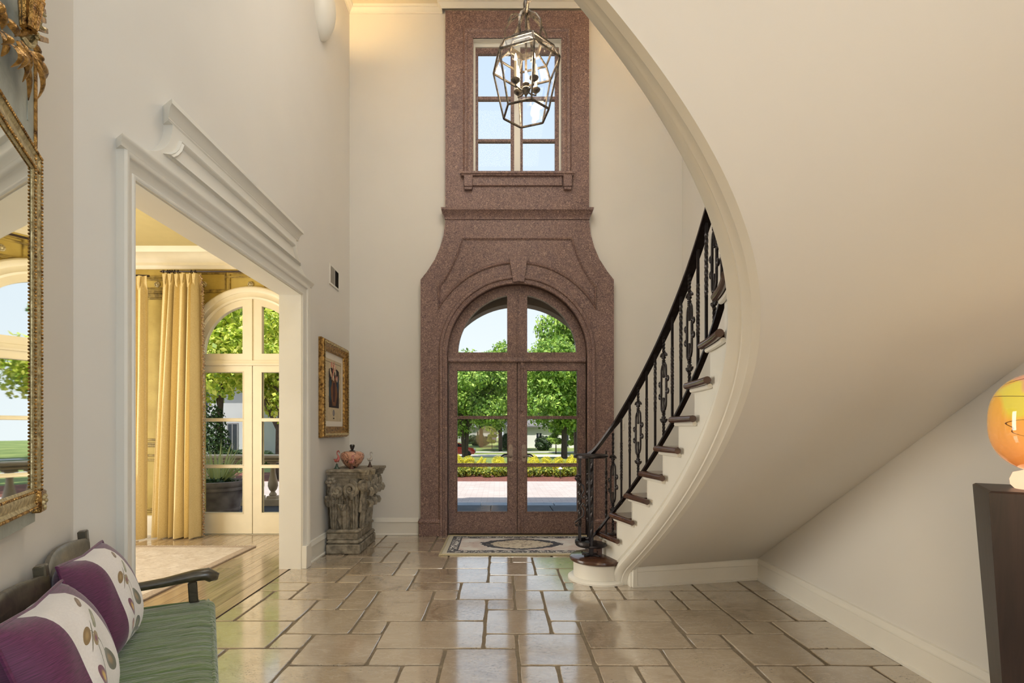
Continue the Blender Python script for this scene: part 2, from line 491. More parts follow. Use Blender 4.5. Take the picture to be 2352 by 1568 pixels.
BASE = [(0, 0), (-0.03, 0), (-0.03, 0.012), (-0.02, 0.02), (-0.02, 0.145), (-0.026, 0.15), (-0.026, 0.158), (-0.016, 0.172), (-0.012, 0.19), (0, 0.196)]
struct('baseboard_left', MB().sweep2([(XL, OY1 + 0.107), (XL, YB), (xb(962), YB)], BASE, XY()), M['trim'])
struct('baseboard_back', MB().sweep2([(xb(1416), YB), (XR, YB), (XR, 4.72)], BASE, XY()), M['trim'])
struct('baseboard_right', MB().sweep2([(XR, 4.16), (XR, -3.9)], [(o * 1.0, h * 0.90) for o, h in BASE], XY()), M['trim'])
struct('baseboard_canted', MB().sweep2([tuple(E0[:2]), tuple(UN(2.658, NW)[:2]), (XL, OY0 - 0.107)], BASE, XY()), M['trim'])

# ------------------------------------------------------------------ stone floor: every tile its own piece
rng = random.Random(11)
TL = [ # x0, x1 (metres), first row, rows   (row j lies between depth 2.636+0.203 j and the next)
 (-1.30,-1.10,1,1),(-1.10,-.69,0,2),(-.69,-.30,0,1),(-.30,.10,-2,3),(.10,.497,0,2),(.497,.89,0,1),(.89,1.30,-2,3),(.497,.70,-2,2),(.70,.89,-2,2),
 (-.50,-.30,-2,2),(-1.10,-.50,-2,2),(-1.51,-1.10,-2,3),(.10,.298,-2,2),(.298,.497,-2,2),
 (.497,1.095,1,2),(1.095,1.31,1,1),(1.31,1.70,0,2),(1.31,1.516,-2,2),(1.516,1.91,-2,2),(1.91,2.105,-2,2),(1.71,2.105,0,1),(1.715,2.105,1,2),
 (1.11,1.51,2,2),(1.51,1.715,2,1),(1.51,1.90,3,3),(1.90,2.105,3,2),(1.29,1.51,4,1),(1.29,1.51,5,1),(1.11,1.29,4,1),(.905,1.29,5,1),(.71,.905,5,1),(.71,1.11,3,2),
 (.315,.71,3,3),(.315,.497,2,1),(-.09,.315,2,2),(-.09,.10,1,1),(-.70,-.09,1,2),(-.895,-.70,2,1),(-1.29,-.895,2,2),(-1.826,-1.30,1,2),(-1.826,-1.51,-2,3),
 (-1.69,-1.29,3,2),(-1.826,-1.69,3,3),(-1.69,-1.505,5,1),(-1.505,-1.10,5,2),(-1.29,-1.10,4,1),(-1.10,-.90,4,2),(-.90,-.485,3,3),(-.485,-.09,3,2),(-.485,-.30,5,1),
 (-.09,.11,4,1),(.11,.315,4,2),(-.30,.11,5,2),(-.695,-.30,6,1),(.11,.505,6,2),(.505,.71,6,1),(-1.10,-.695,6,2),(-.695,-.09,7,2),(-.09,.11,7,1),(-1.30,-1.10,7,1),
 (-1.826,-1.30,7,2),(-1.826,-1.505,6,1),(-1.29,-.89,8,2),(-.89,-.695,8,1),(-.89,-.487,9,3),(-.487,-.09,9,2),(-.09,.307,8,2),(-.09,.11,10,1),(.11,.307,10,1),
 (.307,.71,9,2),(.307,.505,8,1),(.505,.905,7,2),(-1.72,-1.29,9,2),(-1.29,-1.09,10,1),(-1.09,-.89,10,2),(-1.48,-1.09,11,2),(-1.09,-.70,12,2)]
def dk(j): return 2.636 + 0.203 * j
CO = 0.02
taken = []
def free(x0, x1, j0, nj):
    for (a, b, c, d) in taken:
        if x0 < b - 0.03 and x1 > a + 0.03 and j0 < c + d and j0 + nj > c: return False
    return True
tiles = []
for q in TL:
    taken.append(q); tiles.append(q)
cols = [-1.826, -1.69, -1.50, -1.295, -1.095, -.895, -.695, -.488, -.295, -.09, .107, .31, .503, .71, .905, 1.10, 1.30, 1.51, 1.71, 1.905, 2.105]
for j in range(-9, 16):
    for c in range(len(cols) - 1):
        if not free(cols[c], cols[c + 1], j, 1): continue
        opts = [(2, 2), (2, 3), (3, 2), (2, 1), (1, 2), (1, 1)]; rng.shuffle(opts)
        opts.sort(key=lambda o: -o[0] * o[1] + rng.random() * 4)
        for (wc, hj) in opts + [(1, 1)]:
            if c + wc < len(cols) and j + hj <= 16 and free(cols[c], cols[c + wc], j, hj):
                t = (cols[c], cols[c + wc], j, hj); taken.append(t); tiles.append(t); break
for (x0, x1, j, nj) in tiles:
    g = 0.0062
    y0, y1 = dk(j) + g, min(dk(j + nj), YB + 0.01) - g
    if y1 - y0 < 0.03: continue
    gx = g * 1.1 + rng.random() * 0.003
    dz = rng.uniform(-0.0012, 0.0012)
    mb = MB()
    # a slab with softened, slightly uneven edges
    n = 5; lo = []; hi = []
    def jit(a): return rng.uniform(-a, a)
    ring = []
    for k in range(n): ring.append((x0 + gx + (x1 - x0 - 2 * gx) * k / n, y0, 0, 1))
    for k in range(n): ring.append((x1 - gx, y0 + (y1 - y0) * k / n, -1, 0))
    for k in range(n): ring.append((x1 - gx - (x1 - x0 - 2 * gx) * k / n, y1, 0, -1))
    for k in range(n): ring.append((x0 + gx, y1 - (y1 - y0) * k / n, 1, 0))
    vs = []; b = 0.003; L = len(ring)
    cxm, cym = (x0 + x1) / 2, (y0 + y1) / 2
    for (x, y, nx, ny) in ring:
        a = 0.0014
        x += jit(a); y += jit(a)
        sx = 1 if x < cxm else -1; sy = 1 if y < cym else -1
        corner = (abs(x - (x0 + gx)) < 0.004 or abs(x - (x1 - gx)) < 0.004) and (abs(y - y0) < 0.004 or abs(y - y1) < 0.004)
        if corner: x += sx * 0.004; y += sy * 0.004; ix, iy = sx * b, sy * b
        else: ix, iy = nx * b, ny * b
        vs.append((x, y, -0.02)); vs.append((x, y, dz - 0.003)); vs.append((x + ix, y + iy, dz))
    fs = []
    for k in range(L):
        l = (k + 1) % L
        fs.append((3 * k, 3 * l, 3 * l + 1, 3 * k + 1)); fs.append((3 * k + 1, 3 * l + 1, 3 * l + 2, 3 * k + 2))
    fs.append(tuple(3 * k + 2 for k in range(L)))
    mb.add(vs, fs)
    o = mb.build('tile', M['tile'], FLOOR, angle=12)
    # own origin at the tile's corner so that its figure is its own
    c = Vector((x0, y0, 0)); me = o.data
    for vtx in me.vertices: vtx.co -= (c - ORG['floor'])
    o.location = c - ORG['floor']

# ------------------------------------------------------------------ left cased opening and its pediment
T2 = tag(MB().box(XL - 0.19, XL + 0.002, OY0 - 0.01, OY0 + 0.004, 0, OZ).build('trim_2', M['trim'], loc=(XL, OY0, 0)), kind='structure')
MB().box(XL - 0.19, XL + 0.002, OY1 - 0.004, OY1 + 0.01, 0, OZ).build('jamb_lining', M['trim'], T2)
MB().box(XL - 0.19, XL + 0.002, OY0, OY1, OZ - 0.004, OZ + 0.01).build('head_lining', M['trim'], T2)
CAS = [(0, -0.01), (0, 0.014), (0.008, 0.02), (0.018, 0.02), (0.024, 0.014), (0.03, 0.016), (0.055, 0.024), (0.066, 0.030), (0.070, 0.038), (0.082, 0.044), (0.096, 0.046), (0.105, 0.038), (0.105, 0)]
MB().sweep2([(OY0, 0.0), (OY0, OZ), (OY1, OZ), (OY1, 0.0)], CAS, YZ(XL)).build('casing', M['trim'], T2)
for y0, y1 in ((OY0 - 0.11, OY0 + 0.002), (OY1 - 0.002, OY1 + 0.11)):
    MB().box(XL, XL + 0.05, y0, y1, 0, 0.2, 0.004).build('plinth_block', M['trim'], T2)
yc2 = (OY0 + OY1) / 2
ha, hb = 1.105, 0.80                                 # half lengths of the frieze at its foot and head
zt0, zt1 = 2.535, 2.787
cove = [(yc2 - ha + (ha - hb) * math.sin(R(a)), zt1 - (zt1 - zt0) * math.cos(R(a))) for a in range(0, 91, 9)]
covr = [(2 * yc2 - y, z) for y, z in reversed(cove)]
MB().plate(cove + covr, [], YZ(XL), 0, 0.048).build('frieze', M['trim'], T2)
capp = [(0, 0), (0.046, 0), (0.048, 0.008), (0.052, 0.016), (0.06, 0.03), (0.064, 0.036), (0.064, 0.046), (0.0, 0.046)]
def cap_rail(y0, y1, z, prof, name):
    n = len(prof); mb = MB()
    vs = [(XL + a, y0 + (0.0 if k == 0 else 0) + 0.05 - a * 0.7, z + b) for k, (a, b) in enumerate(prof)] + [(XL + a, y1 - 0.05 + a * 0.7, z + b) for a, b in prof]
    fs = [(k, (k + 1) % n, (k + 1) % n + n, k + n) for k in range(n)] + [tuple(range(n)), tuple(range(2 * n - 1, n - 1, -1))]
    mb.add(vs, fs).build(name, M['trim'], T2)
cap_rail(OY0 - 0.155, OY1 + 0.155, 2.485, capp, 'cap_moulding')
corn = [(0, 0), (0.048, 0), (0.053, 0.008), (0.05, 0.016), (0.054, 0.022), (0.06, 0.042), (0.072, 0.062), (0.08, 0.068), (0.086, 0.07), (0.086, 0.094), (0.0, 0.094)]
cap_rail(yc2 - hb - 0.055, yc2 + hb + 0.055, zt1, corn, 'cornice')
pin = [(yc2 - 0.878, 2.598), (yc2 - 0.835, 2.622), (yc2 - 0.80, 2.65), (yc2 - 0.77, 2.685), (yc2 - 0.748, 2.735)]
pth = [(2 * yc2 - y, z) for y, z in reversed(pin)] + pin
pth = pin + [(2 * yc2 - y, z) for y, z in reversed(pin)]
MB().sweep2(pth, [(-0.03, 0.048), (-0.026, 0.062), (-0.018, 0.068), (-0.011, 0.058), (-0.005, 0.062), (0, 0.048)], YZ(XL), closed=True).build('panel_moulding', M['trim'], T2)

# ------------------------------------------------------------------ brown stone surround of the front door
YP = 5.82
KP = YP / F
def xp(px): return (px - CX) * KP
def zp(py): return H + (CY - py) * KP
PX = xp(1188)
flare = [(966, 642), (981, 623), (999, 595), (1011, 567), (1019, 539), (1023, 506)]
def mir(pts): return [(2376 - x, y) for x, y in reversed(pts)]
ol = [(966, 1232)] + flare + [(1023, 24)]
outl = [(xp(a), max(0.0, zp(b))) for a, b in (ol + mir(ol))]
T1 = MB().plate(outl, [arch_outline(PX, zp(812), 160 * KP, 0.004), [(xp(1087), zp(398)), (xp(1289), zp(398)), (xp(1289), zp(88)), (xp(1087), zp(88))]], XZ(YP), -(YB - YP), 0).build('trim_1', M['portal'], loc=(PX, YB, 0))
tag(T1, 'mottled brown stone surround framing the front door and the window above', kind='structure')
jr = 160 * KP
ringp = [(0, -0.06), (0, 0.008), (-0.008, 0.018), (-0.026, 0.02), (-0.03, 0.012), (-0.052, 0.012), (-0.058, 0.026), (-0.072, 0.032), (-0.088, 0.028), (-0.098, 0.014), (-0.104, 0)]
MB().sweep2(arch_outline(PX, zp(812), jr, 0.0), ringp, XZ(YP)).build('arch_moulding', M['portal'], T1)
bead = [(-0.018, 0), (-0.014, 0.012), (-0.004, 0.018), (0.006, 0.012), (0.012, 0.002), (0.018, 0.004), (0.02, 0)]
def z2(x, y): return (xp(940 + x / 3.92), zp(460 + y / 3.92))
pl = [z2(*q) for q in ((482, 345), (440, 470), (380, 610), (320, 710), (268, 775), (268, 962))]
pr = [(2 * PX - a, b) for a, b in reversed(pl)]
rr = 210 * KP
a0 = math.degrees(math.acos((pl[-1][0] - PX) / rr))
MB().sweep2(pr + pl + arc(PX, zp(812), rr, a0, 180 - a0, 30)[1:-1], bead, XZ(YP), closed=True).build('panel_moulding', M['portal'], T1)
ky = [z2(900, 520), z2(935, 742), z2(1032, 742), z2(1062, 520)]
k0 = MB().plate(ky, [], XZ(YP), 0, 0.05).build('keystone', M['portal'], T1)
MB().plate([z2(960, 520), z2(975, 738), z2(1000, 738), z2(1008, 520)], [], XZ(YP), 0.05, 0.06).build('keystone_rib', M['portal'], k0)
cprof = [(0, 0), (0.012, 0.0), (0.016, 0.03), (0.03, 0.045), (0.05, 0.085), (0.058, 0.09), (0.062, 0.115), (0, 0.118)]
def hcorn(x0, x1, z, prof, name, y=YP, mt='portal', par=None):
    n = len(prof)
    vs = [(x0 - a * 0.8, y - a, z + b) for a, b in prof] + [(x1 + a * 0.8, y - a, z + b) for a, b in prof]
    back = [(x0 - a * 0.8, YB, z + b) for a, b in prof] + [(x1 + a * 0.8, YB, z + b) for a, b in prof]
    mb = MB().add(vs + back, [(k, (k + 1) % n, (k + 1) % n + n, k + n) for k in range(n)] + [(k, k + 2 * n, (k + 1) % n + 2 * n, (k + 1) % n) for k in range(n)] + [(k + n, (k + 1) % n + n, (k + 1) % n + 3 * n, k + 3 * n) for k in range(n)])
    return mb.build(name, M[mt], par or T1)
hcorn(xp(1024), xp(1352), zp(504), cprof, 'cornice')
pprof = [(0, 0), (0.02, 0), (0.022, 0.145), (0.032, 0.155), (0.032, 0.175), (0.016, 0.195), (0, 0.2)]
hcorn(xp(966), xp(1007), 0.0, pprof, 'plinth')
hcorn(xp(1369), xp(1410), 0.0, pprof, 'plinth')
wf = [(xp(1087), zp(398)), (xp(1087), zp(88)), (xp(1289), zp(88)), (xp(1289), zp(398))]
MB().sweep2(wf, [(0, -0.05), (0, 0.006), (0.015, 0.016), (0.05, 0.016), (0.062, 0.012), (0.075, 0.024), (0.095, 0.026), (0.11, 0.012), (0.118, 0)], XZ(YP)).build('window_moulding', M['portal'], T1)
sp = [(0, 0), (0.045, 0), (0.05, 0.012), (0.062, 0.018), (0.062, 0.042), (0, 0.045)]
hcorn(xp(1068), xp(1308), zp(407), sp, 'window_sill')
MB().box(xp(1085), xp(1291), YP - 0.022, YP + 0.01, zp(428), zp(406), 0.006).build('apron', M['portal'], T1)
for a in (1066, 1293):
    b = MB()
    b.box(xp(a), xp(a + 20), YP - 0.05, YP + 0.01, zp(432), zp(406), 0.006)
    b.box(xp(a + 1), xp(a + 19), YP - 0.038, YP + 0.01, zp(438), zp(431), 0.006)
    b.build('bracket', M['portal'], T1)

# ------------------------------------------------------------------ upper window with two casements
W1 = thing('window_1', None, None, (DX, YB, zb(398))); tag(W1, kind='structure')
k = 5.886 / F
def xw(px): return (px - CX) * k
def zw(py): return H + (CY - py) * k
MB().plate([(xw(1084), zw(399)), (xw(1292), zw(399)), (xw(1292), zw(86)), (xw(1084), zw(86))], [[(xw(1092), zw(397)), (xw(1181), zw(397)), (xw(1181), zw(108)), (xw(1092), zw(108))], [(xw(1195), zw(397)), (xw(1284), zw(397)), (xw(1284), zw(108)), (xw(1195), zw(108))]], XZ(5.886), -0.08, 0).build('frame', M['trim'], W1)
for (a, b) in ((1092, 1181), (1195, 1284)):
    rows = [(120, 219), (226, 317), (323, 396)]
    ga, gb = (1098, 1173) if a == 1092 else (1201, 1275)
    hs = [[(xw(ga), zw(r1)), (xw(gb), zw(r1)), (xw(gb), zw(r0)), (xw(ga), zw(r0))] for r0, r1 in rows]
    s = MB().plate([(xw(a), zw(398)), (xw(b), zw(398)), (xw(b), zw(108)), (xw(a), zw(108))], hs, XZ(5.905), -0.045, 0).build('casement', M['portal'], W1)
    for r0, r1 in rows:
        MB().box(xw(ga), xw(gb), 5.925, 5.93, zw(r1), zw(r0)).build('pane', M['glass'], s)

MB().box(xp(1087), xp(1289), 5.826, 5.886, zp(88) - 0.006, zp(88) - 0.001).build('reveal', M['trim'], W1)
for a in (1087, 1288): MB().box(xp(a), xp(a + 1), 5.826, 5.886, zp(398), zp(88)).build('reveal', M['trim'], W1)

# ------------------------------------------------------------------ arched double doors
def arched_doors(name, cx, Rg, mh, rout, lw, gl, ytop, yleaf, rows, mt, yd, handles=False):
    k = yd / F; X0 = (cx - CX) * k
    def zz(py): return H + (CY - py) * k
    zc = zz(812)
    D = thing(name, None, None, (X0, yd, 0)); tag(D, kind='structure')
    outer = arch_outline(X0, zc, rout * k, 0.0)
    yb_ = zz(ytop)
    def pane_poly(s):
        a_top = math.degrees(math.acos(mh / Rg)); pts = [(X0 + s * mh * k, yb_)]
        pts += [(X0 + s * Rg * k * math.cos(R(a)), zc + Rg * k * math.sin(R(a))) for a in [a_top * (1 - i / 18) for i in range(19)]]
        if abs(zc - yb_) > 0.002: pts.append((X0 + s * Rg * k, yb_))
        else: pts[-1] = (X0 + s * Rg * k, yb_)
        return pts
    zl = zz(yleaf)
    opening = [(X0 - lw * k, 0.003), (X0 + lw * k, 0.003), (X0 + lw * k, zl), (X0 - lw * k, zl)]
    fr = MB().plate(outer, [pane_poly(-1), pane_poly(1), opening], XZ(yd), -0.06, 0.0).build('frame', M[mt], D)
    MB().sweep2([(X0 - rout * k, zl + 0.012), (X0 + rout * k, zl + 0.012)], [(-0.03, 0), (-0.026, 0.016), (-0.01, 0.022), (0.01, 0.012), (0.03, 0.01), (0.034, 0)], XZ(yd)).build('transom_moulding', M[mt], fr)
    MB().box(X0 - 0.004, X0 + 0.004, yd - 0.012, yd, zl, zc + rout * k - 0.02).build('mullion_bead', M[mt], fr)
    for s in (-1, 1):
        MB().plate(pane_poly(s), [], XZ(yd), -0.032, -0.026).build('pane', M['glass'], fr)
    MB().box(X0 - 0.012, X0 + 0.012, yd + 0.05, yd + 0.062, 0.012, zl - 0.005).build('astragal', M[mt], D)
    for s in (-1, 1):
        xa, xb_ = X0 + s * 1.0 * k, X0 + s * (lw - 1) * k
        x0, x1 = min(xa, xb_), max(xa, xb_)
        g0, g1 = X0 + s * gl[0] * k, X0 + s * gl[1] * k
        g0, g1 = min(g0, g1), max(g0, g1)
        hs = [[(g0, zz(b)), (g1, zz(b)), (g1, zz(a)), (g0, zz(a))] for a, b in rows]
        lf = MB().plate([(x0, 0.012), (x1, 0.012), (x1, zl - 0.005), (x0, zl - 0.005)], hs, XZ(yd + 0.006), -0.05, 0).build('door_leaf', M[mt], D)
        for (a, b) in rows:
            MB().box(g0, g1, yd + 0.028, yd + 0.033, zz(b), zz(a)).build('pane', M['glass'], lf)
            q = [(g0, zz(b)), (g0, zz(a)), (g1, zz(a)), (g1, zz(b))]
            MB().sweep2(q, [(0, -0.02), (0, 0.001), (0.006, 0.006), (0.014, 0.002), (0.016, 0)], XZ(yd + 0.006), closed=True).build('glazing_bead', M[mt], lf)
        if handles:
            xh = X0 + s * 15 * k - (0.002 if s < 0 else -0.002)
            esc = MB(); pth = [(xh + 0.026 * math.cos(a), zz(1040) + (0.075 if math.sin(a) > 0 else -0.075) + 0.026 * math.sin(a)) for a in [2 * math.pi * i / 24 for i in range(24)]]
            esc.plate(pth, [], XZ(yd + 0.006), 0, 0.008)
            e = esc.build('escutcheon', M['brass'], lf)
            hd = MB().lathe([(0.001, 0.0), (0.017, 0.0), (0.017, -0.01), (0.009, -0.014), (0.008, -0.045), (0.001, -0.046)], (xh, yd, zz(1048)), 14, axis='Y')
            hd.tube([(xh, yd - 0.045, zz(1048)), (xh - s * 0.02, yd - 0.05, zz(1048) + 0.004), (xh + s * 0.05, yd - 0.05, zz(1048) + 0.006), (xh + s * 0.085, yd - 0.045, zz(1048) - 0.004)], [0.009, 0.009, 0.007, 0.006], 8)
            hd.build('lever', M['brass'], e)
            MB().lathe([(0.001, -0.012), (0.012, -0.012), (0.014, 0.0)], (xh, yd - 0.001, zz(1031)), 12, axis='Y').build('keyhole', M['brass'], e)
            for yy in (868, 1012, 1160):
                MB().lathe([(0.0001, -0.05), (0.008, -0.05), (0.008, 0.05), (0.0001, 0.05)], (X0 + s * lw * k, yd - 0.004, zz(yy)), 8).build('hinge', M['brass'], lf)
    return D, X0, zz, k
FD, fx, fz, fk = arched_doors('door_1', 1188, 136, 23, 161, 158, (23, 138), 809, 829, [(851, 955), (962, 1064), (1072, 1175)], 'portal', 5.90, True)
b = MB(); xs = fx + 11 * fk
b.box(xs - 0.012, xs + 0.012, 5.888, 5.908, fz(945), fz(830), 0.004); b.box(xs - 0.02, xs + 0.02, 5.886, 5.908, fz(846), fz(835), 0.003); b.box(xs - 0.02, xs + 0.02, 5.886, 5.908, fz(944), fz(930), 0.003)
b.build('top_bolt', M['portal'], FD)
b = MB(); b.box(xs - 0.012, xs + 0.012, 5.888, 5.908, 0.02, fz(1172), 0.004); b.box(xs - 0.02, xs + 0.02, 5.886, 5.908, fz(1190), fz(1176), 0.003)
b.build('bottom_bolt', M['portal'], FD)
MB().box(fx - 160 * fk, fx + 160 * fk, 5.85, 6.2, -0.01, 0.008, 0.003).build('threshold', M['darkwood'], FD)

# arched opening of the porch outside the front door
kq = 6.85 / F
struct('wall_porch', MB().plate([(DX - 2.6, -0.1), (DX + 2.2, -0.1), (DX + 2.2, 3.35), (DX - 2.6, 3.35)], [arch_outline((1188 - CX) * kq, H + (CY - 876) * kq, 178.5 * kq, -0.099)], XZ(6.85), -0.22, 0.0), M['ext_brown'])
struct('wall_porch_roof', MB().box(DX - 2.6, DX + 2.2, YB + 0.28, 7.07, 3.35, 3.5), M['ext_brown'])
# ------------------------------------------------------------------ curved staircase
SKN = [0, 1, 1.8, 2.6, 3.4, 4.6]; SKV = [0.2481, 0.2603, 0.3416, 0.9889, 0.6128, 0.6066]
RUNK = [0, 2, 4]; RUNV = [0.2265, 0.2561, 0.2227]
def interp(x, a, b):
    if x <= a[0]: return b[0]
    for i in range(len(a) - 1):
        if x <= a[i + 1]: return b[i] + (b[i + 1] - b[i]) * (x - a[i]) / (a[i + 1] - a[i])
    return b[-1]
ds = 0.01; SP = []
x_, y_, th_, st_ = 0.8109, 4.2561, -0.3525, 2.0
for i in range(-60, 441):
    pass
pts = [(0.0, x_, y_, th_, st_)]
for i in range(440):
    s_ = i * ds
    th_ += interp(s_, SKN, SKV) * ds; x_ -= math.sin(th_) * ds; y_ -= math.cos(th_) * ds; st_ += ds / interp(s_, RUNK, RUNV)
    pts.append((s_ + ds, x_, y_, th_, st_))
SP = pts
def stair(s):
    """inner nosing line: position, heading, step count"""
    if s < 0:
        q = SP[0]; return q[1] + math.sin(q[3]) * (-s), q[2] + math.cos(q[3]) * (-s), q[3], q[4] + s / RUNV[0]
    f = min(s / ds, len(SP) - 1.001); i = int(f); f -= i; a, b = SP[i], SP[i + 1]
    return tuple(a[k] + (b[k] - a[k]) * f for k in (1, 2, 3, 4))
def SPt(s, off=0.0, z=0.0):
    x, y, th, st = stair(s)
    return Vector((x + off * math.cos(th), y - off * math.sin(th), z))
def s_of_step(n):
    lo, hi = -0.6, 4.39
    for _ in range(40):
        m_ = (lo + hi) / 2
        if stair(m_)[3] < n: lo = m_
        else: hi = m_
    return lo
RISE = 0.185
def outer_y(st): return 4.145 - (RISE * st - 0.52 - 0.175) / 0.628
def outer_pt(st, z): return Vector((XR, outer_y(st), z))

STA = thing('staircase', 'curved staircase with white stringer and dark wooden treads', 'staircase', (1.4, 4.0, 0))
LAST = 16
FACE = 0.035                                        # the string stands back under the nosings
for i in range(2, LAST + 1):
    s0, s1 = s_of_step(i), s_of_step(i + 1)
    zt = RISE * i
    a0 = SPt(s0, -0.0, zt); a1 = SPt(s1 + 0.10, 0.0, zt); o0 = outer_pt(i, zt); o1 = outer_pt(i + 1, zt)
    fw = (a0 - SPt(s0 + 0.05, 0, zt)).normalized() * 0.0
    th = 0.038
    poly = [SPt(s0 + (s1 + 0.02 - s0) * k / 4, 0.012, zt) for k in range(5)]
    ring = poly + [o1 + Vector((-0.005, -0.02, 0)), o0 + Vector((-0.005, 0, 0))]
    mb = MB(); n = len(ring)
    mb.add([p for p in ring] + [p - Vector((0, 0, th)) for p in ring], [tuple(range(n)), tuple(range(2 * n - 1, n - 1, -1))] + [(k, (k + 1) % n, (k + 1) % n + n, k + n) for k in range(n)])
    tr = mb.build('tread', M['tread'], STA)
    # rounded front nosing and the return nosing on the open side
    mb = MB().tube([SPt(s0 - 0.0, 0.012, zt - th / 2), o0 + Vector((-0.01, 0, -th / 2))], th / 2, 10)
    mb.build('nosing', M['tread'], tr)
    pth = [SPt(s0 + (s1 + 0.105 - s0) * k / 8, 0.0, zt - th / 2) for k in range(9)]
    MB().tube(pth, th / 2, 12).build('return_nosing', M['tread'], tr)
    mb = MB().tube([SPt(s0 + 0.02 + (s1 + 0.07 - s0 - 0.02) * k / 8, 0.022, zt - th - 0.008) for k in range(9)], 0.013, 8)
    mb.build('cove_moulding', M['trim'], tr)
    # riser below this tread
    r0 = SPt(s0 + 0.028, FACE, 0); ro = outer_pt(i, 0) + Vector((0, -0.028, 0))
    z0, z1 = RISE * (i - 1) - (0.0 if i > 2 else 0.02), zt - th
    mb = MB().add([(r0.x, r0.y, z0), (ro.x, ro.y, z0), (ro.x, ro.y, z1), (r0.x, r0.y, z1), (r0.x, r0.y - 0.015, z0), (ro.x, ro.y - 0.015, z0), (ro.x, ro.y - 0.015, z1), (r0.x, r0.y - 0.015, z1)],
                  [(0, 1, 2, 3), (4, 7, 6, 5), (0, 4, 5, 1), (3, 2, 6, 7), (0, 3, 7, 4), (1, 5, 6, 2)])
    mb.build('riser', M['trim'], STA)
# open string: stepped face on the inner side, down to the moulding
def zline(s): return RISE * stair(s)[3] - 0.4115
FOOT = []                                            # the string's lower line turns down to the floor in a short curve
for k in range(13):
    t = k / 12; b0, b1, b2 = (1 - t) ** 2, 2 * t * (1 - t), t * t
    FOOT.append((0.20 * b0 + 0.204 * b1 + 0.34 * b2, 0.0 * b0 + 0.125 * b1 + zline(0.34) * b2))
def zA(s):
    if s <= 0.20: return 0.0
    if s < 0.34: return interp(s, [q[0] for q in FOOT], [q[1] for q in FOOT])
    return zline(s)
S_END = s_of_step(LAST + 1) - 0.02
mb = MB()
brk = sorted(set([0.20, 0.03] + [s_of_step(i) + 0.03 for i in range(3, LAST + 1)] + [S_END] + [0.03 + 0.04 * k for k in range(0, 110) if 0.03 + 0.04 * k < S_END] + [0.21 + 0.01 * k for k in range(16)]))
for a, b in zip(brk[:-1], brk[1:]):
    i = int(stair((a + b) / 2 - 0.03)[3] + 1e-6)
    top = RISE * i - 0.036
    for off in (FACE, FACE + 0.03):
        mb.quad(SPt(a, off, min(zA(a), top)), SPt(b, off, min(zA(b), top)), SPt(b, off, top), SPt(a, off, top))
    mb.quad(SPt(a, FACE, top), SPt(b, FACE, top), SPt(b, FACE + 0.03, top), SPt(a, FACE + 0.03, top))
p0 = SPt(0.03, FACE); p1 = SPt(0.03, FACE + 0.03)
mb.quad((p0.x, p0.y, 0), (p1.x, p1.y, 0), (p1.x, p1.y, 2 * RISE - 0.036), (p0.x, p0.y, 2 * RISE - 0.036))
mb.build('stringer', M['trim'], STA, angle=25)
# moulded lower edge of the string
MPROF = [(0, 0.012), (-0.012, 0.008), (-0.016, 0.0), (-0.008, -0.008), (-0.004, -0.014), (-0.004, -0.022), (-0.022, -0.03), (-0.03, -0.05), (-0.028, -0.072), (-0.016, -0.088), (-0.002, -0.094), (0.004, -0.1), (0.02, -0.104), (0.024, -0.112), (0.05, -0.118), (0.056, -0.124), (0.085, -0.128)]
LOW = FOOT + [(0.34 + 0.03 * k, zline(0.34 + 0.03 * k)) for k in range(1, 200) if 0.34 + 0.03 * k < S_END]
def low_frame(i):
    a, b = LOW[max(0, i - 1)], LOW[min(len(LOW) - 1, i + 1)]
    L = math.hypot(b[0] - a[0], b[1] - a[1]); return (b[0] - a[0]) / L, (b[1] - a[1]) / L
mb = MB(); n = len(MPROF); vs = []
for i, (s, z) in enumerate(LOW):
    ts, tz = low_frame(i)
    if i == 0: ts, tz = 0.0, 1.0
    for (o, h) in MPROF:
        q = -h * 0.80
        vs.append(SPt(s + q * tz, FACE + o, max(0.0, z - q * ts)))
fs = [(i * n + k, (i + 1) * n + k, (i + 1) * n + k + 1, i * n + k + 1) for i in range(len(LOW) - 1) for k in range(n - 1)]
mb.add(vs, fs).build('string_moulding', M['trim'], STA, angle=30)
# plaster underside between the string and the wall
NR = 14; vs = []; sf = []
for i, (s, z) in enumerate(LOW):
    ts, tz = low_frame(i); q = 0.126 * 0.80
    s2, z2_ = s + q * tz, z - q * ts
    if z2_ < 0.10: continue
    sf.append(s2); zi = max(0.165, z2_); pi = SPt(s2, FACE + 0.08, zi)
    zo = zi; po = Vector((XR - 0.001, min(4.150, 4.145 - (zo - 0.175) / 0.628), zo))
    for k in range(NR + 1): vs.append(pi + (po - pi) * (k / NR))
m_ = NR + 1
fs = [(i * m_ + k, (i + 1) * m_ + k, (i + 1) * m_ + k + 1, i * m_ + k + 1) for i in range(len(sf) - 1) for k in range(NR)]
MB().add(vs, fs).build('soffit', M['soffit'], STA, angle=60)
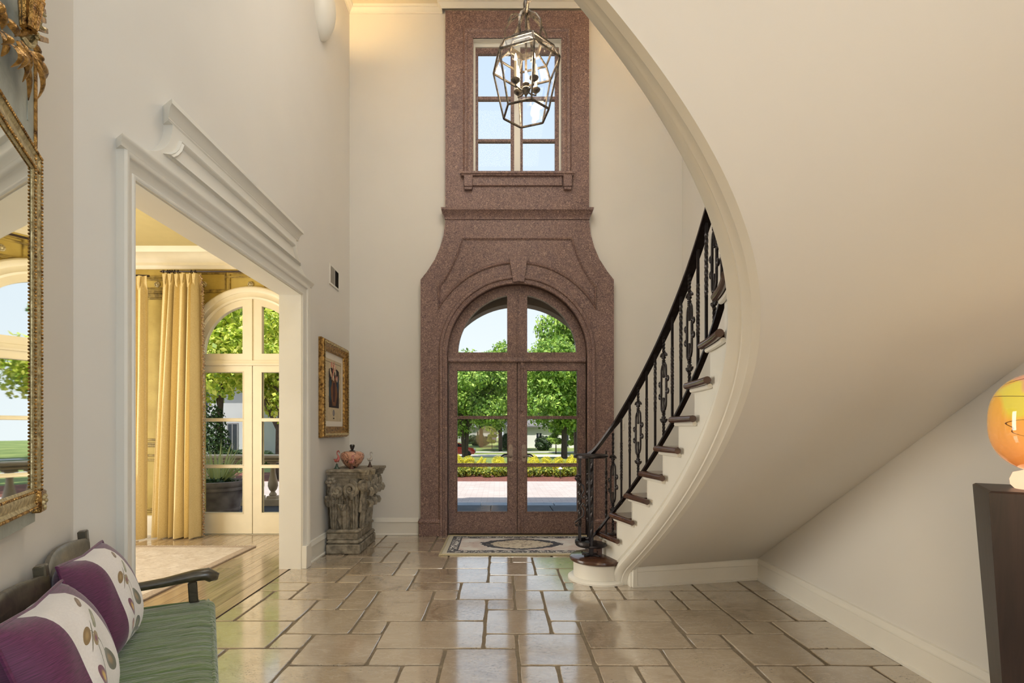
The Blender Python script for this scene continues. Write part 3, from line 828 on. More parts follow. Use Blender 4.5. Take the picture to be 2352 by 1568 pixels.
# knee wall under the soffit with its baseboard
ka = SPt(0.36, FACE + 0.06); kb = Vector((XR, 4.145, 0))
kd = (kb - ka).normalized(); kn = Vector((kd.y, -kd.x, 0))
mb = MB().obox((ka + kb) / 2 + Vector((0, 0, 0.09)) - kn * 0.03, (kb - ka) / 2, kn * 0.03, Vector((0, 0, 0.09)))
mb.build('knee_wall', M['trim'], STA)
mb = MB().sweep2([tuple((ka + kd * 0.02)[:2]), tuple(kb[:2])], [(0, 0.0), (-0.022, 0), (-0.022, 0.012), (-0.012, 0.018), (-0.012, 0.115), (-0.02, 0.12), (-0.02, 0.138), (-0.012, 0.15), (-0.01, 0.166), (0, 0.172)], XY())
struct('baseboard_stair', mb, M['trim'])
mb = MB().obox(ka + kd * 0.03 + kn * 0.011 + Vector((0, 0, 0.08)), kd * 0.02, kn * 0.013, Vector((0, 0, 0.08)), 0.004)
mb.build('baseboard_return', M['trim'], STA)

# rounded starting step
BC = Vector((0.815, 4.19, 0)); BR = 0.235
def bull(r, z, grow=0.0):
    a = arc(BC.x, BC.y, r, 90 + 24, 270 + 38, 26)
    e = outer_pt(1, 0); q = SPt(0.03, 0.05)
    pr_ = [(p[0], p[1], z) for p in a]
    return pr_ + [(q.x + 0.12, q.y - 0.10, z), (q.x + 0.1, q.y, z), (e.x, outer_y(2) - 0.03, z), (e.x, e.y + grow, z)]
def ringsolid(mb, rings):
    n = len(rings[0]); vs = [p for r in rings for p in r]
    fs = [(k * n + i, k * n + (i + 1) % n, (k + 1) * n + (i + 1) % n, (k + 1) * n + i) for k in range(len(rings) - 1) for i in range(n)]
    fs += [tuple(reversed(range(n))), tuple((len(rings) - 1) * n + i for i in range(n))]
    return mb.add(vs, fs)
mb = ringsolid(MB(), [bull(BR - 0.012, RISE - 0.038, -0.01), bull(BR, RISE - 0.03), bull(BR + 0.003, RISE - 0.019), bull(BR, RISE - 0.008), bull(BR - 0.012, RISE, -0.012)])
mb.build('starting_tread', M['tread'], STA)
mb = ringsolid(MB(), [bull(BR + 0.015, 0.0, -0.01), bull(BR + 0.015, 0.014, -0.01), bull(BR - 0.002, 0.026, -0.03), bull(BR - 0.03, 0.028, -0.04), bull(BR - 0.03, RISE - 0.038, -0.04)])
mb.build('starting_riser', M['trim'], STA)

# ------------------------------------------------------------------ wrought iron railing
RAIL = thing('stair_railing', 'black wrought iron stair railing with twisted and scrolled balusters', 'railing', (0.76, 4.19, RISE))
RO = 0.055
def zbot(s): return RISE * stair(s)[3] + 0.035
def ztop(s): return RISE * stair(s)[3] + 0.715
NX, NY = 0.752, 4.185                               # newel
VR = 0.118
# volute: the rails sweep round the newel
rs = [0.02 + 0.05 * k for k in range(0, 46)]
ra = [SPt(s, RO, 0) for s in rs]
# circle round the newel and an easing from it into the flight
hub_top, hub_bot = 0.985, 0.285
def ease(zfun, zhub):
    path = []
    start = ra[0]
    # quarter sweep from the near left of the newel round behind it towards the flight
    for k in range(9):
        a = R(255 - 150 * k / 8)
        path.append(Vector((NX + VR * math.cos(a), NY + VR * math.sin(a), zhub)))
    p1 = path[-1]; p2 = SPt(0.20, RO, zfun(0.20))
    for k in range(1, 8):
        t = k / 8
        q = p1.lerp(p2, t); q.z = zhub + (p2.z - zhub) * (t * t * (3 - 2 * t) * 0.5 + t * 0.5 * t)
        path.append(q)
    for s in rs:
        if s >= 0.2: path.append(SPt(s, RO, zfun(s)))
    return path
def strip(path, wd, ht, name, crown=0.0):
    mb = MB(); vs = []; m = len(path)
    pr_ = [(-wd / 2, 0), (-wd / 2, ht * 0.7), (-wd * 0.3, ht), (wd * 0.3, ht), (wd / 2, ht * 0.7), (wd / 2, 0)]
    for i, p in enumerate(path):
        t = path[min(i + 1, m - 1)] - path[max(i - 1, 0)]; t.z = 0; t.normalize(); sd = Vector((-t.y, t.x, 0))
        for (o, h) in pr_: vs.append(p + sd * o + Vector((0, 0, h)))
    n = len(pr_)
    fs = [(i * n + k, i * n + (k + 1) % n, (i + 1) * n + (k + 1) % n, (i + 1) * n + k) for i in range(m - 1) for k in range(n)]
    fs += [tuple(range(n)), tuple((m - 1) * n + k for k in reversed(range(n)))]
    return mb.add(vs, fs).build(name, M['iron'], RAIL)
strip(ease(ztop, hub_top), 0.052, 0.03, 'handrail')
strip(ease(zbot, hub_bot), 0.03, 0.026, 'bottom_rail')
mb = MB().lathe([(0.001, 0), (0.128, 0), (0.138, 0.008), (0.138, 0.02), (0.126, 0.03), (0.001, 0.032)], (NX, NY, hub_top), 32)
mb.build('volute_cap', M['iron'], RAIL)
mb = MB().lathe([(0.001, 0), (0.12, 0), (0.128, 0.008), (0.12, 0.02), (0.06, 0.022), (0.05, 0.034), (0.001, 0.036)], (NX, NY, hub_bot - 0.02), 32)
mb.build('volute_base', M['iron'], RAIL)
nw = MB().box(NX - 0.018, NX + 0.018, NY - 0.018, NY + 0.018, RISE, hub_top + 0.005, 0.003)
nwo = nw.build('newel_post', M['iron'], RAIL)
fp = MB().box(NX - 0.035, NX + 0.035, NY - 0.035, NY + 0.035, RISE, RISE + 0.008, 0.003)
for k in range(4):
    a = R(45 + 90 * k); c, s_ = math.cos(a), math.sin(a)
    fp.obox(Vector((NX + c * 0.055, NY + s_ * 0.055, RISE + 0.007)), Vector((c * 0.03, s_ * 0.03, -0.001)), Vector((-s_ * 0.012, c * 0.012, 0)), Vector((0, 0, 0.004)), 0.002)
    fp.tube([(NX + c * 0.085, NY + s_ * 0.085, RISE + 0.004), (NX + c * 0.094, NY + s_ * 0.094, RISE + 0.012), (NX + c * 0.086, NY + s_ * 0.086, RISE + 0.018)], 0.005, 6)
fp.build('foot_plate', M['iron'], nwo)

def plain_bar(z0, z1, c, lo, hi, name='baluster'):
    L = z1 - z0; mb = MB(); r = 0.0095
    za, zbb = z0 + L * lo, z0 + L * hi
    mb.tube([(c.x, c.y, z0), (c.x, c.y, za)], r, square=True)
    npt = 28
    mb.tube([(c.x, c.y, za + (zbb - za) * k / npt) for k in range(npt + 1)], r * 1.12, square=True, twist=(zbb - za) / 0.075)
    mb.tube([(c.x, c.y, zbb), (c.x, c.y, z1)], r, square=True)
    return mb.build(name, M['iron'], RAIL, angle=30)
def scroll(mb, org, tv, c, r, a0, a1, rad=0.0065, up=1.0, shrink=0.55):
    """a curl in the plane (tv, z) round c = (t, z)"""
    pts = []
    for k in range(11):
        f = k / 10; a = R(a0 + (a1 - a0) * f); q = r * (1 - shrink * f)
        pts.append(org + tv * (c[0] + q * math.cos(a)) + Vector((0, 0, c[1] + q * math.sin(a))))
    mb.tube(pts, rad, 6)
def ornate(z0, z1, c, tv, slope, name='scroll_baluster'):
    L = z1 - z0; r = 0.0095; zm = (z0 + z1) / 2
    mb = MB()
    O = Vector((c.x, c.y, zm))
    for sg in (-1, 1):
        # pointed tongue, collar and the two curls of the fleuron
        mb.tube([O + Vector((0, 0, sg * 0.22)), O + Vector((0, 0, sg * 0.1))], [0.008, 0.006], 8)
        mb.tube([O + Vector((0, 0, sg * 0.1)), O + Vector((0, 0, sg * 0.075))], [0.006, 0.008], 8)
        mb.ball((O.x, O.y, O.z + sg * 0.072), 0.0085, 8, 6)
        for q in (0.178, 0.168, 0.158): mb.ball((O.x, O.y, O.z + sg * q), 0.0135, 8, 6, 0.45)
        for e in (-1, 1):
            scroll(mb, O, tv, (e * 0.022, sg * 0.205), 0.019, 90 - e * 90, (90 - e * 90) + e * sg * 250, 0.008, shrink=0.4)
            mb.tube([O + Vector((0, 0, sg * 0.178)), O + tv * e * 0.006 + Vector((0, 0, sg * 0.2)), O + tv * e * 0.012 + Vector((0, 0, sg * 0.222)), O + tv * e * 0.026 + Vector((0, 0, sg * 0.226))], 0.007, 6)
            pth = [O + tv * e * t + Vector((0, 0, sg * z + slope * 0.5 * e * t)) for t, z in ((0.004, 0.155), (0.02, 0.15), (0.032, 0.13), (0.035, 0.10), (0.035, 0.06), (0.038, 0.035), (0.052, 0.028))]
            mb.tube(pth, 0.0075, 8)
            scroll(mb, O + Vector((0, 0, slope * 0.5 * e * 0.045)), tv * e, (0.052, sg * 0.043), 0.016, -sg * 90, -sg * 90 + sg * 290, 0.0085, shrink=0.5)
    for e in (-1, 1):
        mb.tube([O + tv * e * 0.038 + Vector((0, 0, slope * 0.5 * e * 0.038 - 0.036)), O + tv * e * 0.038 + Vector((0, 0, slope * 0.5 * e * 0.038 + 0.036))], 0.0085, 8)
    part = mb.build(name, M['iron'], RAIL, angle=50)
    for za, zb_ in ((z0, zm - 0.21), (zm + 0.21, z1)):
        npt = 14
        MB().tube([(c.x, c.y, za + (zb_ - za) * k / npt) for k in range(npt + 1)], r * 1.08, square=True, twist=1.4).build('twisted_bar', M['iron'], part, angle=30)
sb = 0.165; kk = 0
while sb < 1.95:
    c = SPt(sb, RO); th_ = stair(sb)[2]
    tv = Vector((-math.sin(th_), -math.cos(th_), 0))
    slope = RISE / interp(sb, RUNK, RUNV)
    z0, z1 = zbot(sb) + 0.01, ztop(sb) + 0.004
    if sb < 0.3: z0 -= 0.02; z1 -= 0.02
    if kk % 3 == 0: ornate(z0 if kk else 2 * RISE, z1 - (0.015 if kk == 0 else 0), c, tv, slope)
    elif kk % 3 == 1: plain_bar(z0, z1, c, 0.28, 0.72)
    else: plain_bar(z0, z1, c, 0.42, 0.92)
    if kk == 0:
        f0 = MB().box(c.x - 0.04, c.x + 0.04, c.y - 0.03, c.y + 0.03, 2 * RISE, 2 * RISE + 0.01, 0.003); f0.build('foot_plate', M['iron'], RAIL)
    sb += 0.128; kk += 1
# balusters standing round the volute
for k, a in enumerate((262, 205, 150, 95)):
    c = Vector((NX + 0.105 * math.cos(R(a)), NY + 0.105 * math.sin(R(a)), 0))
    plain_bar(hub_bot, hub_top + 0.005, c, 0.08 if k == 0 else 0.2, 0.95 if k == 0 else 0.8)
mb = MB(); O = Vector((NX - 0.10, NY - 0.055, 0.64)); tv = Vector((math.cos(R(-20)), math.sin(R(-20)), 0))
for sg in (-1, 1):
    mb.tube([O + tv * t + Vector((0, 0, sg * z)) for t, z in ((-0.04, 0.18), (-0.01, 0.15), (0.028, 0.12), (0.032, 0.08), (0.01, 0.04), (0.03, 0.015))], 0.007, 8)
    scroll(mb, O, tv, (0.045, sg * 0.03), 0.017, -sg * 90, sg * 200, 0.008)
    scroll(mb, O, tv, (-0.02, sg * 0.19), 0.016, 180, 180 - sg * 260, 0.008)
mb.build('volute_scrollwork', M['iron'], RAIL)
c = SPt(0.06, RO); plain_bar(0.33, 1.04, c, 0.2, 0.8)
# ------------------------------------------------------------------ dining room seen through the opening
def m_panel():
    t = NT('painted_panel_ochre'); p = t.pos()
    a = t.noise(p, 3.0, 5, 0.6); b_ = t.noise(t.mapping(p, (6, 6, 60)), 3, 4)
    c = t.ramp(a, [(0.3, lin((176, 148, 66))), (0.7, lin((204, 178, 92)))])
    c = t.mix(t.ramp(b_, [(0.5, 0.0), (0.8, 0.35)]), c, lin((150, 132, 70)))
    return t.set(color=c, rough=0.6)
M['dwall'] = m_panel()
M['dpanel'] = simple('painted_panel_sage', (186, 172, 104), 0.6, var=0.15, scale=14, dark=(140, 122, 62))
M['drail'] = simple('panel_rail', (176, 150, 74), 0.55, var=0.25, scale=20, dark=(104, 84, 40))
M['dtrim'] = simple('trim_ivory', (236, 224, 196), 0.4, var=0.03)
M['dceil'] = simple('dining_ceiling', (208, 190, 134), 0.8, var=0.03)
def m_silk(name, c1, c2, rough=0.42):
    t = NT(name); p = t.pos()
    g = t.noise(t.mapping(p, (30, 30, 160)), 2.0, 3, 0.6)
    t.bump(g, 0.05, 0.002)
    return t.set(color=t.ramp(g, [(0.3, lin(c1)), (0.7, lin(c2))]), rough=rough, Sheen_Weight=0.3)
M['curtain'] = m_silk('yellow_silk', (214, 188, 124), (238, 217, 164))
XD0, XD1, YD0, ZD = -6.0, -1.90, 1.2, 3.285
struct('floor_dining', MB().box(XD0 - 0.1, -1.832, YD0 - 0.1, YB + 0.02, -0.2, -0.004), M['darkwood'], loc=(-4, 3, -0.2))
FD2 = bpy.data.objects['floor_dining']
rw = random.Random(5)
xq = -1.834; row = 0
while xq > -4.4:
    yq = 1.6 - rw.random() * 0.6
    while yq < YB:
        L = rw.uniform(1.2, 2.2)
        y1 = min(yq + L, YB)
        if y1 > 2.2:
            o = MB().box(xq - 0.1035, xq - 0.0008, yq + 0.0008, y1 - 0.0008, -0.02, 0.0, 0.0012).build('plank', M['plank'], FD2)
            c = Vector((xq, yq, 0)); q = c - ORG['floor_dining']
            for vtx in o.data.vertices: vtx.co -= q
            o.location = q
        yq = y1
    xq -= 0.105; row += 1
struct('wall_dining_back', MB().plate([(XD0, 0), (XD1 + 0.0, 0), (XD1, 6.4), (XD0, 6.4)], [arch_outline(WX, WZ, 138 * KB, 0.001)], XZ(YB), -0.28, 0), M['dwall'])
struct('wall_dining_left', MB().box(XD0 - 0.2, XD0, YD0, YB, 0, 3.6), M['dwall'])
struct('wall_dining_near', MB().box(XD0, -2.05, YD0 - 0.2, YD0, 0, 3.6), M['dwall'])
struct('ceiling_dining', MB().box(XD0 - 0.2, XL - 0.17, YD0 - 0.2, YB, ZD, ZD + 0.35), M['dceil'])
struct('trim_4', MB().sweep2([(XD0, YD0), (XD0, YB), (XD1, YB), (XD1, YD0)], [(0, 3.06), (-0.015, 3.06), (-0.018, 3.085), (-0.03, 3.1), (-0.03, 3.13), (-0.055, 3.16), (-0.1, 3.215), (-0.12, 3.225), (-0.13, 3.25), (-0.14, 3.285), (0, 3.285)], XY()), M['dtrim'])
struct('baseboard_dining', MB().sweep2([(XD0, YD0), (XD0, YB), (WX - 155 * KB, YB)], [(0, 0), (-0.03, 0), (-0.03, 0.012), (-0.02, 0.02), (-0.02, 0.19), (-0.014, 0.215), (0, 0.225)], XY()), M['dtrim'])
# panelling of the back wall: rails, frieze panels with gilt rosettes
PB = MB().box(XD0, XD1 - 0.0, YB - 0.012, YB, zb(672), zb(666)).build('trim_5', M['drail'], loc=(-4, YB, 2)); tag(PB, kind='structure')
for (y0, y1, h) in ((675, 671, .02), (688, 684, .014), (684, 675, .01), (638, 634, .014), (641, 638, .008), (1011, 1007, .02), (1020, 1016, .022), (1026, 1020, .014), (1047, 1043, .02), (1058, 1054, .016), (1170, 1166, .014), (1176, 1172, .02)):
    MB().box(XD0, WX - 140 * KB, YB - h, YB, zb(y0), zb(y1), 0.003).build('rail', M['drail'], PB)
for (y0, y1, h) in ((638, 634, .014),):
    MB().box(WX - 60 * KB, XD1, YB - h, YB, zb(y0), zb(y1), 0.003).build('rail', M['drail'], PB)
for (a, b) in ((300, 400), (404, 446), (448, 520), (526, 610), (616, 690)):
    ya, yb2 = (641, 664) if a < 440 else (626, 668)
    MB().sweep2([(xb(a), zb(yb2)), (xb(a), zb(ya)), (xb(b), zb(ya)), (xb(b), zb(yb2))], [(-0.02, 0), (-0.015, 0.012), (-0.006, 0.014), (0, 0.004)], XZ(YB), closed=True).build('panel_moulding', M['drail'], PB)
for px in (362, 469, 576, 650):
    mb = MB().lathe([(0.034, 0), (0.034, -0.008), (0.026, -0.014), (0.02, -0.008), (0.012, -0.016), (0.001, -0.018)], (xb(px), YB - 0.0, zb(653)), 16, axis='Y')
    for k in range(8):
        a = R(45 * k); mb.ball((xb(px) + 0.024 * math.cos(a), YB - 0.01, zb(653) + 0.024 * math.sin(a)), 0.008, 6, 5)
    mb.build('rosette', M['palegold'], PB)
# white arched french doors
arched_doors('door_2', 579, 111, 22, 139, 132, (22.5, 116), 812, 836, [(855, 960), (968, 1067), (1075, 1177)], 'dtrim', 5.885)
T6 = MB().sweep2(arch_outline(WX, WZ, 125 * KB, 0.0), [(0, -0.02), (0, 0.018), (-0.02, 0.03), (-0.03, 0.024), (-0.07, 0.026), (-0.075, 0.036), (-0.1, 0.046), (-0.125, 0.046), (-0.14, 0.034), (-0.146, 0)], XZ(YB)).build('trim_6', M['dtrim']); tag(T6, kind='structure')

# curtains on their rods
def curtain(name, label, x0t, x1t, x0b, x1b, y, ztop_, npl, seed, amp=0.045, slant=0.0):
    rc = random.Random(seed); T = thing(name, label, 'curtain', ((x0b + x1b) / 2, y, 0), 'yellow silk dining room curtains')
    ph = [rc.uniform(-0.4, 0.4) for _ in range(40)]; amp *= 1.35
    def fn(u, v):
        z = 0.012 + (ztop_ - 0.012) * v
        f = v ** 1.3
        x = (x0b + (x1b - x0b) * u) * (1 - f) + (x0t + (x1t - x0t) * u) * f
        a = u * npl * 2 * math.pi
        pinch = 0.35 if v > 0.955 else 1.0
        w_ = math.sin(a + 0.9 * math.sin(a * 0.37 + seed)) + 0.45 * math.sin(a * 0.5 + ph[3] * 6 + v * 0.7) + 0.2 * math.sin(a * 2.3 + seed)
        yy = y - amp * w_ * pinch * (0.75 + 0.4 * (1 - v)) - slant * u * v
        x += 0.008 * math.sin(a * 2 + v * 3)
        return (x, yy, z + (0.0 if v < 0.99 else 0.006 * math.cos(a)))
    MB().grid(fn, npl * 14, 36).build('panel', M['curtain'], T, fix=False, angle=80)
    hd = MB()
    for k in range(npl):
        u = (k + 0.25) / npl; q = fn(u, 0.965)
        for e in (-1, 0, 1):
            hd.tube([(q[0] + e * 0.009, q[1] - 0.012, q[2] - 0.06), (q[0] + e * 0.004, q[1] - 0.02, q[2]), (q[0] + e * 0.013, q[1] - 0.016, q[2] + 0.085)], [0.004, 0.007, 0.009], 6)
    hd.build('pleats', M['curtain'], T)
    return T, fn
def xc(px, y): return (px - CX) * y / F
zt = H + (CY - 627) * 5.70 / F
c1, fn1 = curtain('curtain', 'yellow silk curtain with beaded trim beside the arched french doors', xc(379, 5.7), xc(460, 5.7), xc(352, 5.7), xc(461, 5.7), 5.70, zt, 6, 2)
rf = random.Random(3); mb = MB()
for k in range(170):
    v = 0.01 + 0.985 * k / 170; q = fn1(1.0, v)
    mb.ball((q[0] + 0.010 + rf.uniform(-0.006, 0.012), q[1] - 0.015 + rf.uniform(-0.01, 0.01), q[2]), rf.uniform(0.006, 0.011), 6, 4)
    if k % 2 == 0: mb.tube([(q[0] + 0.01, q[1] - 0.015, q[2]), (q[0] + 0.03 + rf.uniform(0, 0.008), q[1] - 0.015, q[2] - 0.02)], [0.003, 0.006], 5)
M['fringe'] = simple('bead_fringe', (176, 146, 112), 0.6, var=0.6, scale=60, dark=(92, 62, 44))
tag(mb.build('bead_fringe', M['fringe'], c1), kind='stuff')
c2, fn2 = curtain('curtain', 'yellow silk curtain cut off by the near door casing', xc(285, 5.6), xc(338, 5.6), xc(288, 5.6), xc(331, 5.6), 5.60, H + (CY - 634) * 5.60 / F, 3, 5, 0.03, 0.02)
def rod(x0, x1, y, z, label, y1=None):
    T = thing('curtain_rod', label, 'curtain rod', ((x0 + x1) / 2, y, z))
    y1 = y if y1 is None else y1
    MB().tube([(x0, y, z), (x1, y1, z)], 0.011, 10).build('pole', M['darkwood'], T)
    MB().lathe([(0.0005, -0.05), (0.006, -0.045), (0.016, -0.012), (0.018, 0), (0.0005, 0.004)], (x0, y, z), 10, axis='X').build('finial', M['darkwood'], T)
    MB().tube([(x0 + 0.03, y, z), (x0 + 0.03, YB - 0.014, z)], 0.008, 8).build('bracket', M['darkwood'], T)
    return T
r1 = rod(xc(377, 5.7), xc(690, 5.7), 5.70, zt + 0.018, 'dark curtain rod with pointed finial above the arched doors')
for px in (386, 391, 396, 402, 410, 440, 449):
    MB().tube([(xc(px, 5.7), 5.70 + 0.02 * math.cos(a), zt + 0.012 + 0.02 * math.sin(a)) for a in [2 * math.pi * k / 14 for k in range(14)]], 0.004, 6, closed=True).build('ring', M['iron'], r1)
rod(xc(250, 5.6), xc(334, 5.6), 5.60, H + (CY - 634) * 5.60 / F + 0.02, 'short dark curtain rod at the edge of the near door casing', 5.66)

# dining room rug
def m_drug():
    t = NT('pale_wool_rug'); p = t.pos()
    a = t.noise(p, 6, 6, 0.7, 1.0); b_ = t.noise(t.mapping(p, (6, 26, 1)), 3.0, 5, 0.7)
    c = t.ramp(a, [(0.3, lin((196, 180, 162))), (0.7, lin((222, 212, 200)))])
    c = t.mix(t.ramp(b_, [(0.52, 0.0), (0.66, 0.7)]), c, lin((150, 132, 118)))
    t.bump(t.noise(p, 220, 2), 0.4, 0.004)
    return t.set(color=c, rough=0.95)
M['drug'] = m_drug(); M['drugb'] = simple('rug_binding', (178, 160, 142), 0.95, var=0.2, scale=60)
T = thing('area_rug', 'pale patterned wool rug on the dining room floor', 'rug', (-3.6, 4.0, 0.0))
MB().box(-4.9, -2.56, 2.3, 5.25, 0.0, 0.012, 0.004).build('pile', M['drug'], T)
for q in ((-2.6, -2.52, 2.3, 5.29), (-4.9, -2.6, 5.21, 5.29)):
    MB().box(q[0], q[1], q[2], q[3], 0.001, 0.014, 0.003).build('border', M['drugb'], T)
mb = MB()
for k in range(150):
    x = -4.88 + 2.35 * k / 150
    mb.tube([(x, 5.285, 0.006), (x + rf.uniform(-.006, .006), 5.33 + rf.uniform(-.01, .012), 0.003)], 0.003, 4)
M['fringew'] = simple('rug_fringe', (226, 222, 214), 0.9)
tag(mb.build('fringe', M['fringew'], T), kind='stuff')
# ------------------------------------------------------------------ entry rug
def m_rug():
    t = NT('persian_rug'); o = t.pos('object')
    sep = t.new('SeparateXYZ'); t.link(o, sep.inputs[0]); x, y = sep.outputs[0], sep.outputs[1]
    ax = t.math('ABSOLUTE', x); ay = t.math('ABSOLUTE', y)
    ex = t.math('SUBTRACT', 0.80, ax); ey = t.math('SUBTRACT', 0.44, ay)
    e = t.math('MINIMUM', ex, ey)                                # distance from the edge
    vor = t.voro(o, 17, 'F1'); v2 = t.noise(o, 26, 3, 0.6, 1.5)
    blot = t.math('GREATER_THAN', v2, 0.53)
    navy, ivory, rose, cream = lin((28, 32, 52)), lin((230, 228, 224)), lin((214, 198, 192)), lin((206, 201, 182))
    border = t.mix(blot, navy, ivory)
    field = t.mix(t.ramp(t.noise(o, 5, 3), [(0.4, 0.0), (0.6, 1.0)]), ivory, rose)
    spots = t.math('MULTIPLY', t.math('LESS_THAN', vor, 0.13), t.math('GREATER_THAN', t.noise(o, 9, 2), 0.5))
    field = t.mix(t.math('MULTIPLY', spots, 0.6), field, lin((96, 92, 108)))
    mx = t.math('DIVIDE', ax, 0.40); my = t.math('DIVIDE', ay, 0.24)
    d = t.math('ADD', t.math('POWER', mx, 1.5), t.math('POWER', my, 1.7))
    wob = t.math('ADD', d, t.math('MULTIPLY', t.math('SUBTRACT', t.noise(o, 22, 2), 0.5), 0.55))
    ring = t.math('MULTIPLY', t.math('LESS_THAN', wob, 1.12), t.math('GREATER_THAN', wob, 0.74))
    inner = t.math('LESS_THAN', wob, 0.74)
    field = t.mix(inner, field, t.mix(t.math('GREATER_THAN', t.noise(o, 30, 3), 0.56), lin((216, 206, 186)), lin((172, 158, 138))))
    field = t.mix(ring, field, navy)
    c = t.mix(t.math('LESS_THAN', e, 0.16), field, border)
    for a0, a1, col in ((0.148, 0.162, navy), (0.058, 0.068, navy)):
        c = t.mix(t.math('MULTIPLY', t.math('LESS_THAN', e, a1), t.math('GREATER_THAN', e, a0)), c, col)
    c = t.mix(t.math('LESS_THAN', e, 0.058), c, cream)
    t.bump(t.noise(o, 260, 2), 0.5, 0.004)
    return t.set(color=c, rough=0.95, Sheen_Weight=0.2)
M['rug'] = m_rug()
rx0, rx1, ry0, ry1 = -0.575, 1.03, 4.925, 5.80
rcx, rcy = (rx0 + rx1) / 2, (ry0 + ry1) / 2
RG = thing('entry_rug', 'small patterned rug with navy medallion inside the front door', 'rug', (rcx, rcy, 0.0))
def rugf(u, v):
    x = rx0 + (rx1 - rx0) * u; y = ry0 + (ry1 - ry0) * v
    e = min(u, 1 - u, v, 1 - v)
    return (x, y, 0.013 + 0.0015 * math.sin(u * 23) * math.sin(v * 9) - (0.010 if e < 1e-6 else 0.0))
MB().grid(rugf, 48, 24).build('pile', M['rug'], RG, fix=False)
M['rugbind'] = simple('rug_edge', (190, 180, 150), 0.95, var=0.15, scale=80)
MB().sweep2([(rx0, ry0), (rx1, ry0), (rx1, ry1), (rx0, ry1)], [(-0.012, 0.002), (-0.010, 0.010), (0.0, 0.016), (0.012, 0.014), (0.014, 0.002)], XY(), closed=True).build('binding', M['rugbind'], RG)

# ------------------------------------------------------------------ settee against the canted wall
def L2(u, n, z): return UN(u, n, z)
BE = thing('settee', 'antique green wooden settee with three curved crest rails and green seat cushion', 'bench', UN(1.7, -0.22, 0))
UF, UNR = 2.60, 0.80; NB, NF = -0.425, -0.005
posts = [2.595, 1.998, 1.40, 0.805]
for p in posts:
    pt = [L2(p, NB + 0.03, 0.0), L2(p, NB + 0.03, 0.40), L2(p, NB + 0.012, 0.6), L2(p, NB - 0.005, 0.815)]
    if p in (posts[1], posts[2]): pt = pt[1:]; pt[0] = L2(p, NB + 0.03, 0.33)
    mb = MB()
    for a, b_ in zip(pt[:-1], pt[1:]): mb.bar(a, b_, 0.042, 0.03, N, 0.004)
    mb.build('back_post', M['benchwood'], BE)
for a, b_ in zip(posts[:-1], posts[1:]):
    mb = MB()
    def crest(u, v, a=a, b_=b_):
        q = a + (b_ - a) * u; bow = 0.055 * math.sin(math.pi * u)
        z0 = 0.695 + 0.012 * math.sin(math.pi * u); z1 = 0.785 + 0.022 * math.sin(math.pi * u)
        ang = 2 * math.pi * v; cz, sz = math.cos(ang), math.sin(ang)
        return L2(q, NB + 0.006 - bow * 0.6 + 0.013 * cz, (z0 + z1) / 2 + (z1 - z0) / 2 * max(-1, min(1, sz * 1.25)))
    mb.grid(crest, 18, 16); mb.build('crest_rail', M['benchwood'], BE, angle=50)
    mb = MB()
    def low(u, v, a=a, b_=b_):
        q = a + (b_ - a) * u; ang = 2 * math.pi * v
        return L2(q, NB + 0.02 - 0.03 * math.sin(math.pi * u) + 0.01 * math.cos(ang), 0.56 + 0.018 * math.sin(ang))
    mb.grid(low, 14, 10); mb.build('back_rail', M['benchwood'], BE, angle=50)
# seat frame, legs, arms
mb = MB().bar(L2(UF + 0.03, NF - 0.03, 0.345), L2(UNR - 0.03, NF - 0.03, 0.345), 0.03, 0.06, (0, 0, 1), 0.004); mb.build('front_rail', M['benchwood'], BE)
for u in (UF + 0.01, UNR - 0.01):
    MB().bar(L2(u, NF - 0.03, 0.345), L2(u, NB + 0.03, 0.345), 0.03, 0.06, (0, 0, 1), 0.004).build('side_rail', M['benchwood'], BE)
    e = 1 if u > 1.5 else -1
    mb = MB(); pts_ = [L2(u + e * 0.06, NF + 0.045, 0.0), L2(u + e * 0.045, NF + 0.012, 0.18), L2(u + e * 0.03, NF - 0.018, 0.37), L2(u + e * 0.01, NF - 0.045, 0.46), L2(u + e * 0.006, NF - 0.05, 0.55)]
    for a, b_, w_ in zip(pts_[:-1], pts_[1:], (0.034, 0.038, 0.04, 0.036)): mb.bar(a, b_, w_, 0.032, U, 0.005)
    mb.build('front_leg', M['benchwood'], BE)
    arm = [L2(u - e * 0.012, NB + 0.02, 0.562), L2(u - e * 0.008, -0.30, 0.556), L2(u, -0.16, 0.563), L2(u + e * 0.004, -0.05, 0.576), L2(u + e * 0.006, 0.0, 0.576), L2(u + e * 0.006, 0.028, 0.556), L2(u + e * 0.006, 0.03, 0.545)]
    mb = MB().tube(arm, [0.022, 0.022, 0.025, 0.031, 0.035, 0.03, 0.014], 12, flat=((0, 0, 1), 0.8))
    mb.build('armrest', M['benchwood'], BE, angle=60)
def m_green():
    t = NT('green_velvet'); o = t.pos('object')
    rot = t.mapping(o, (1, 1, 1), (0, 0, -math.atan2(N.y, N.x)))
    fold = t.noise(t.mapping(rot, (2.2, 26, 4)), 1.6, 4, 0.55, 0.6)
    c = t.ramp(fold, [(0.3, lin((62, 86, 42))), (0.7, lin((104, 130, 70)))])
    t.bump(fold, 0.55, 0.03)
    return t.set(color=c, rough=0.75, Sheen_Weight=0.6, Sheen_Roughness=0.4)
M['green'] = m_green()
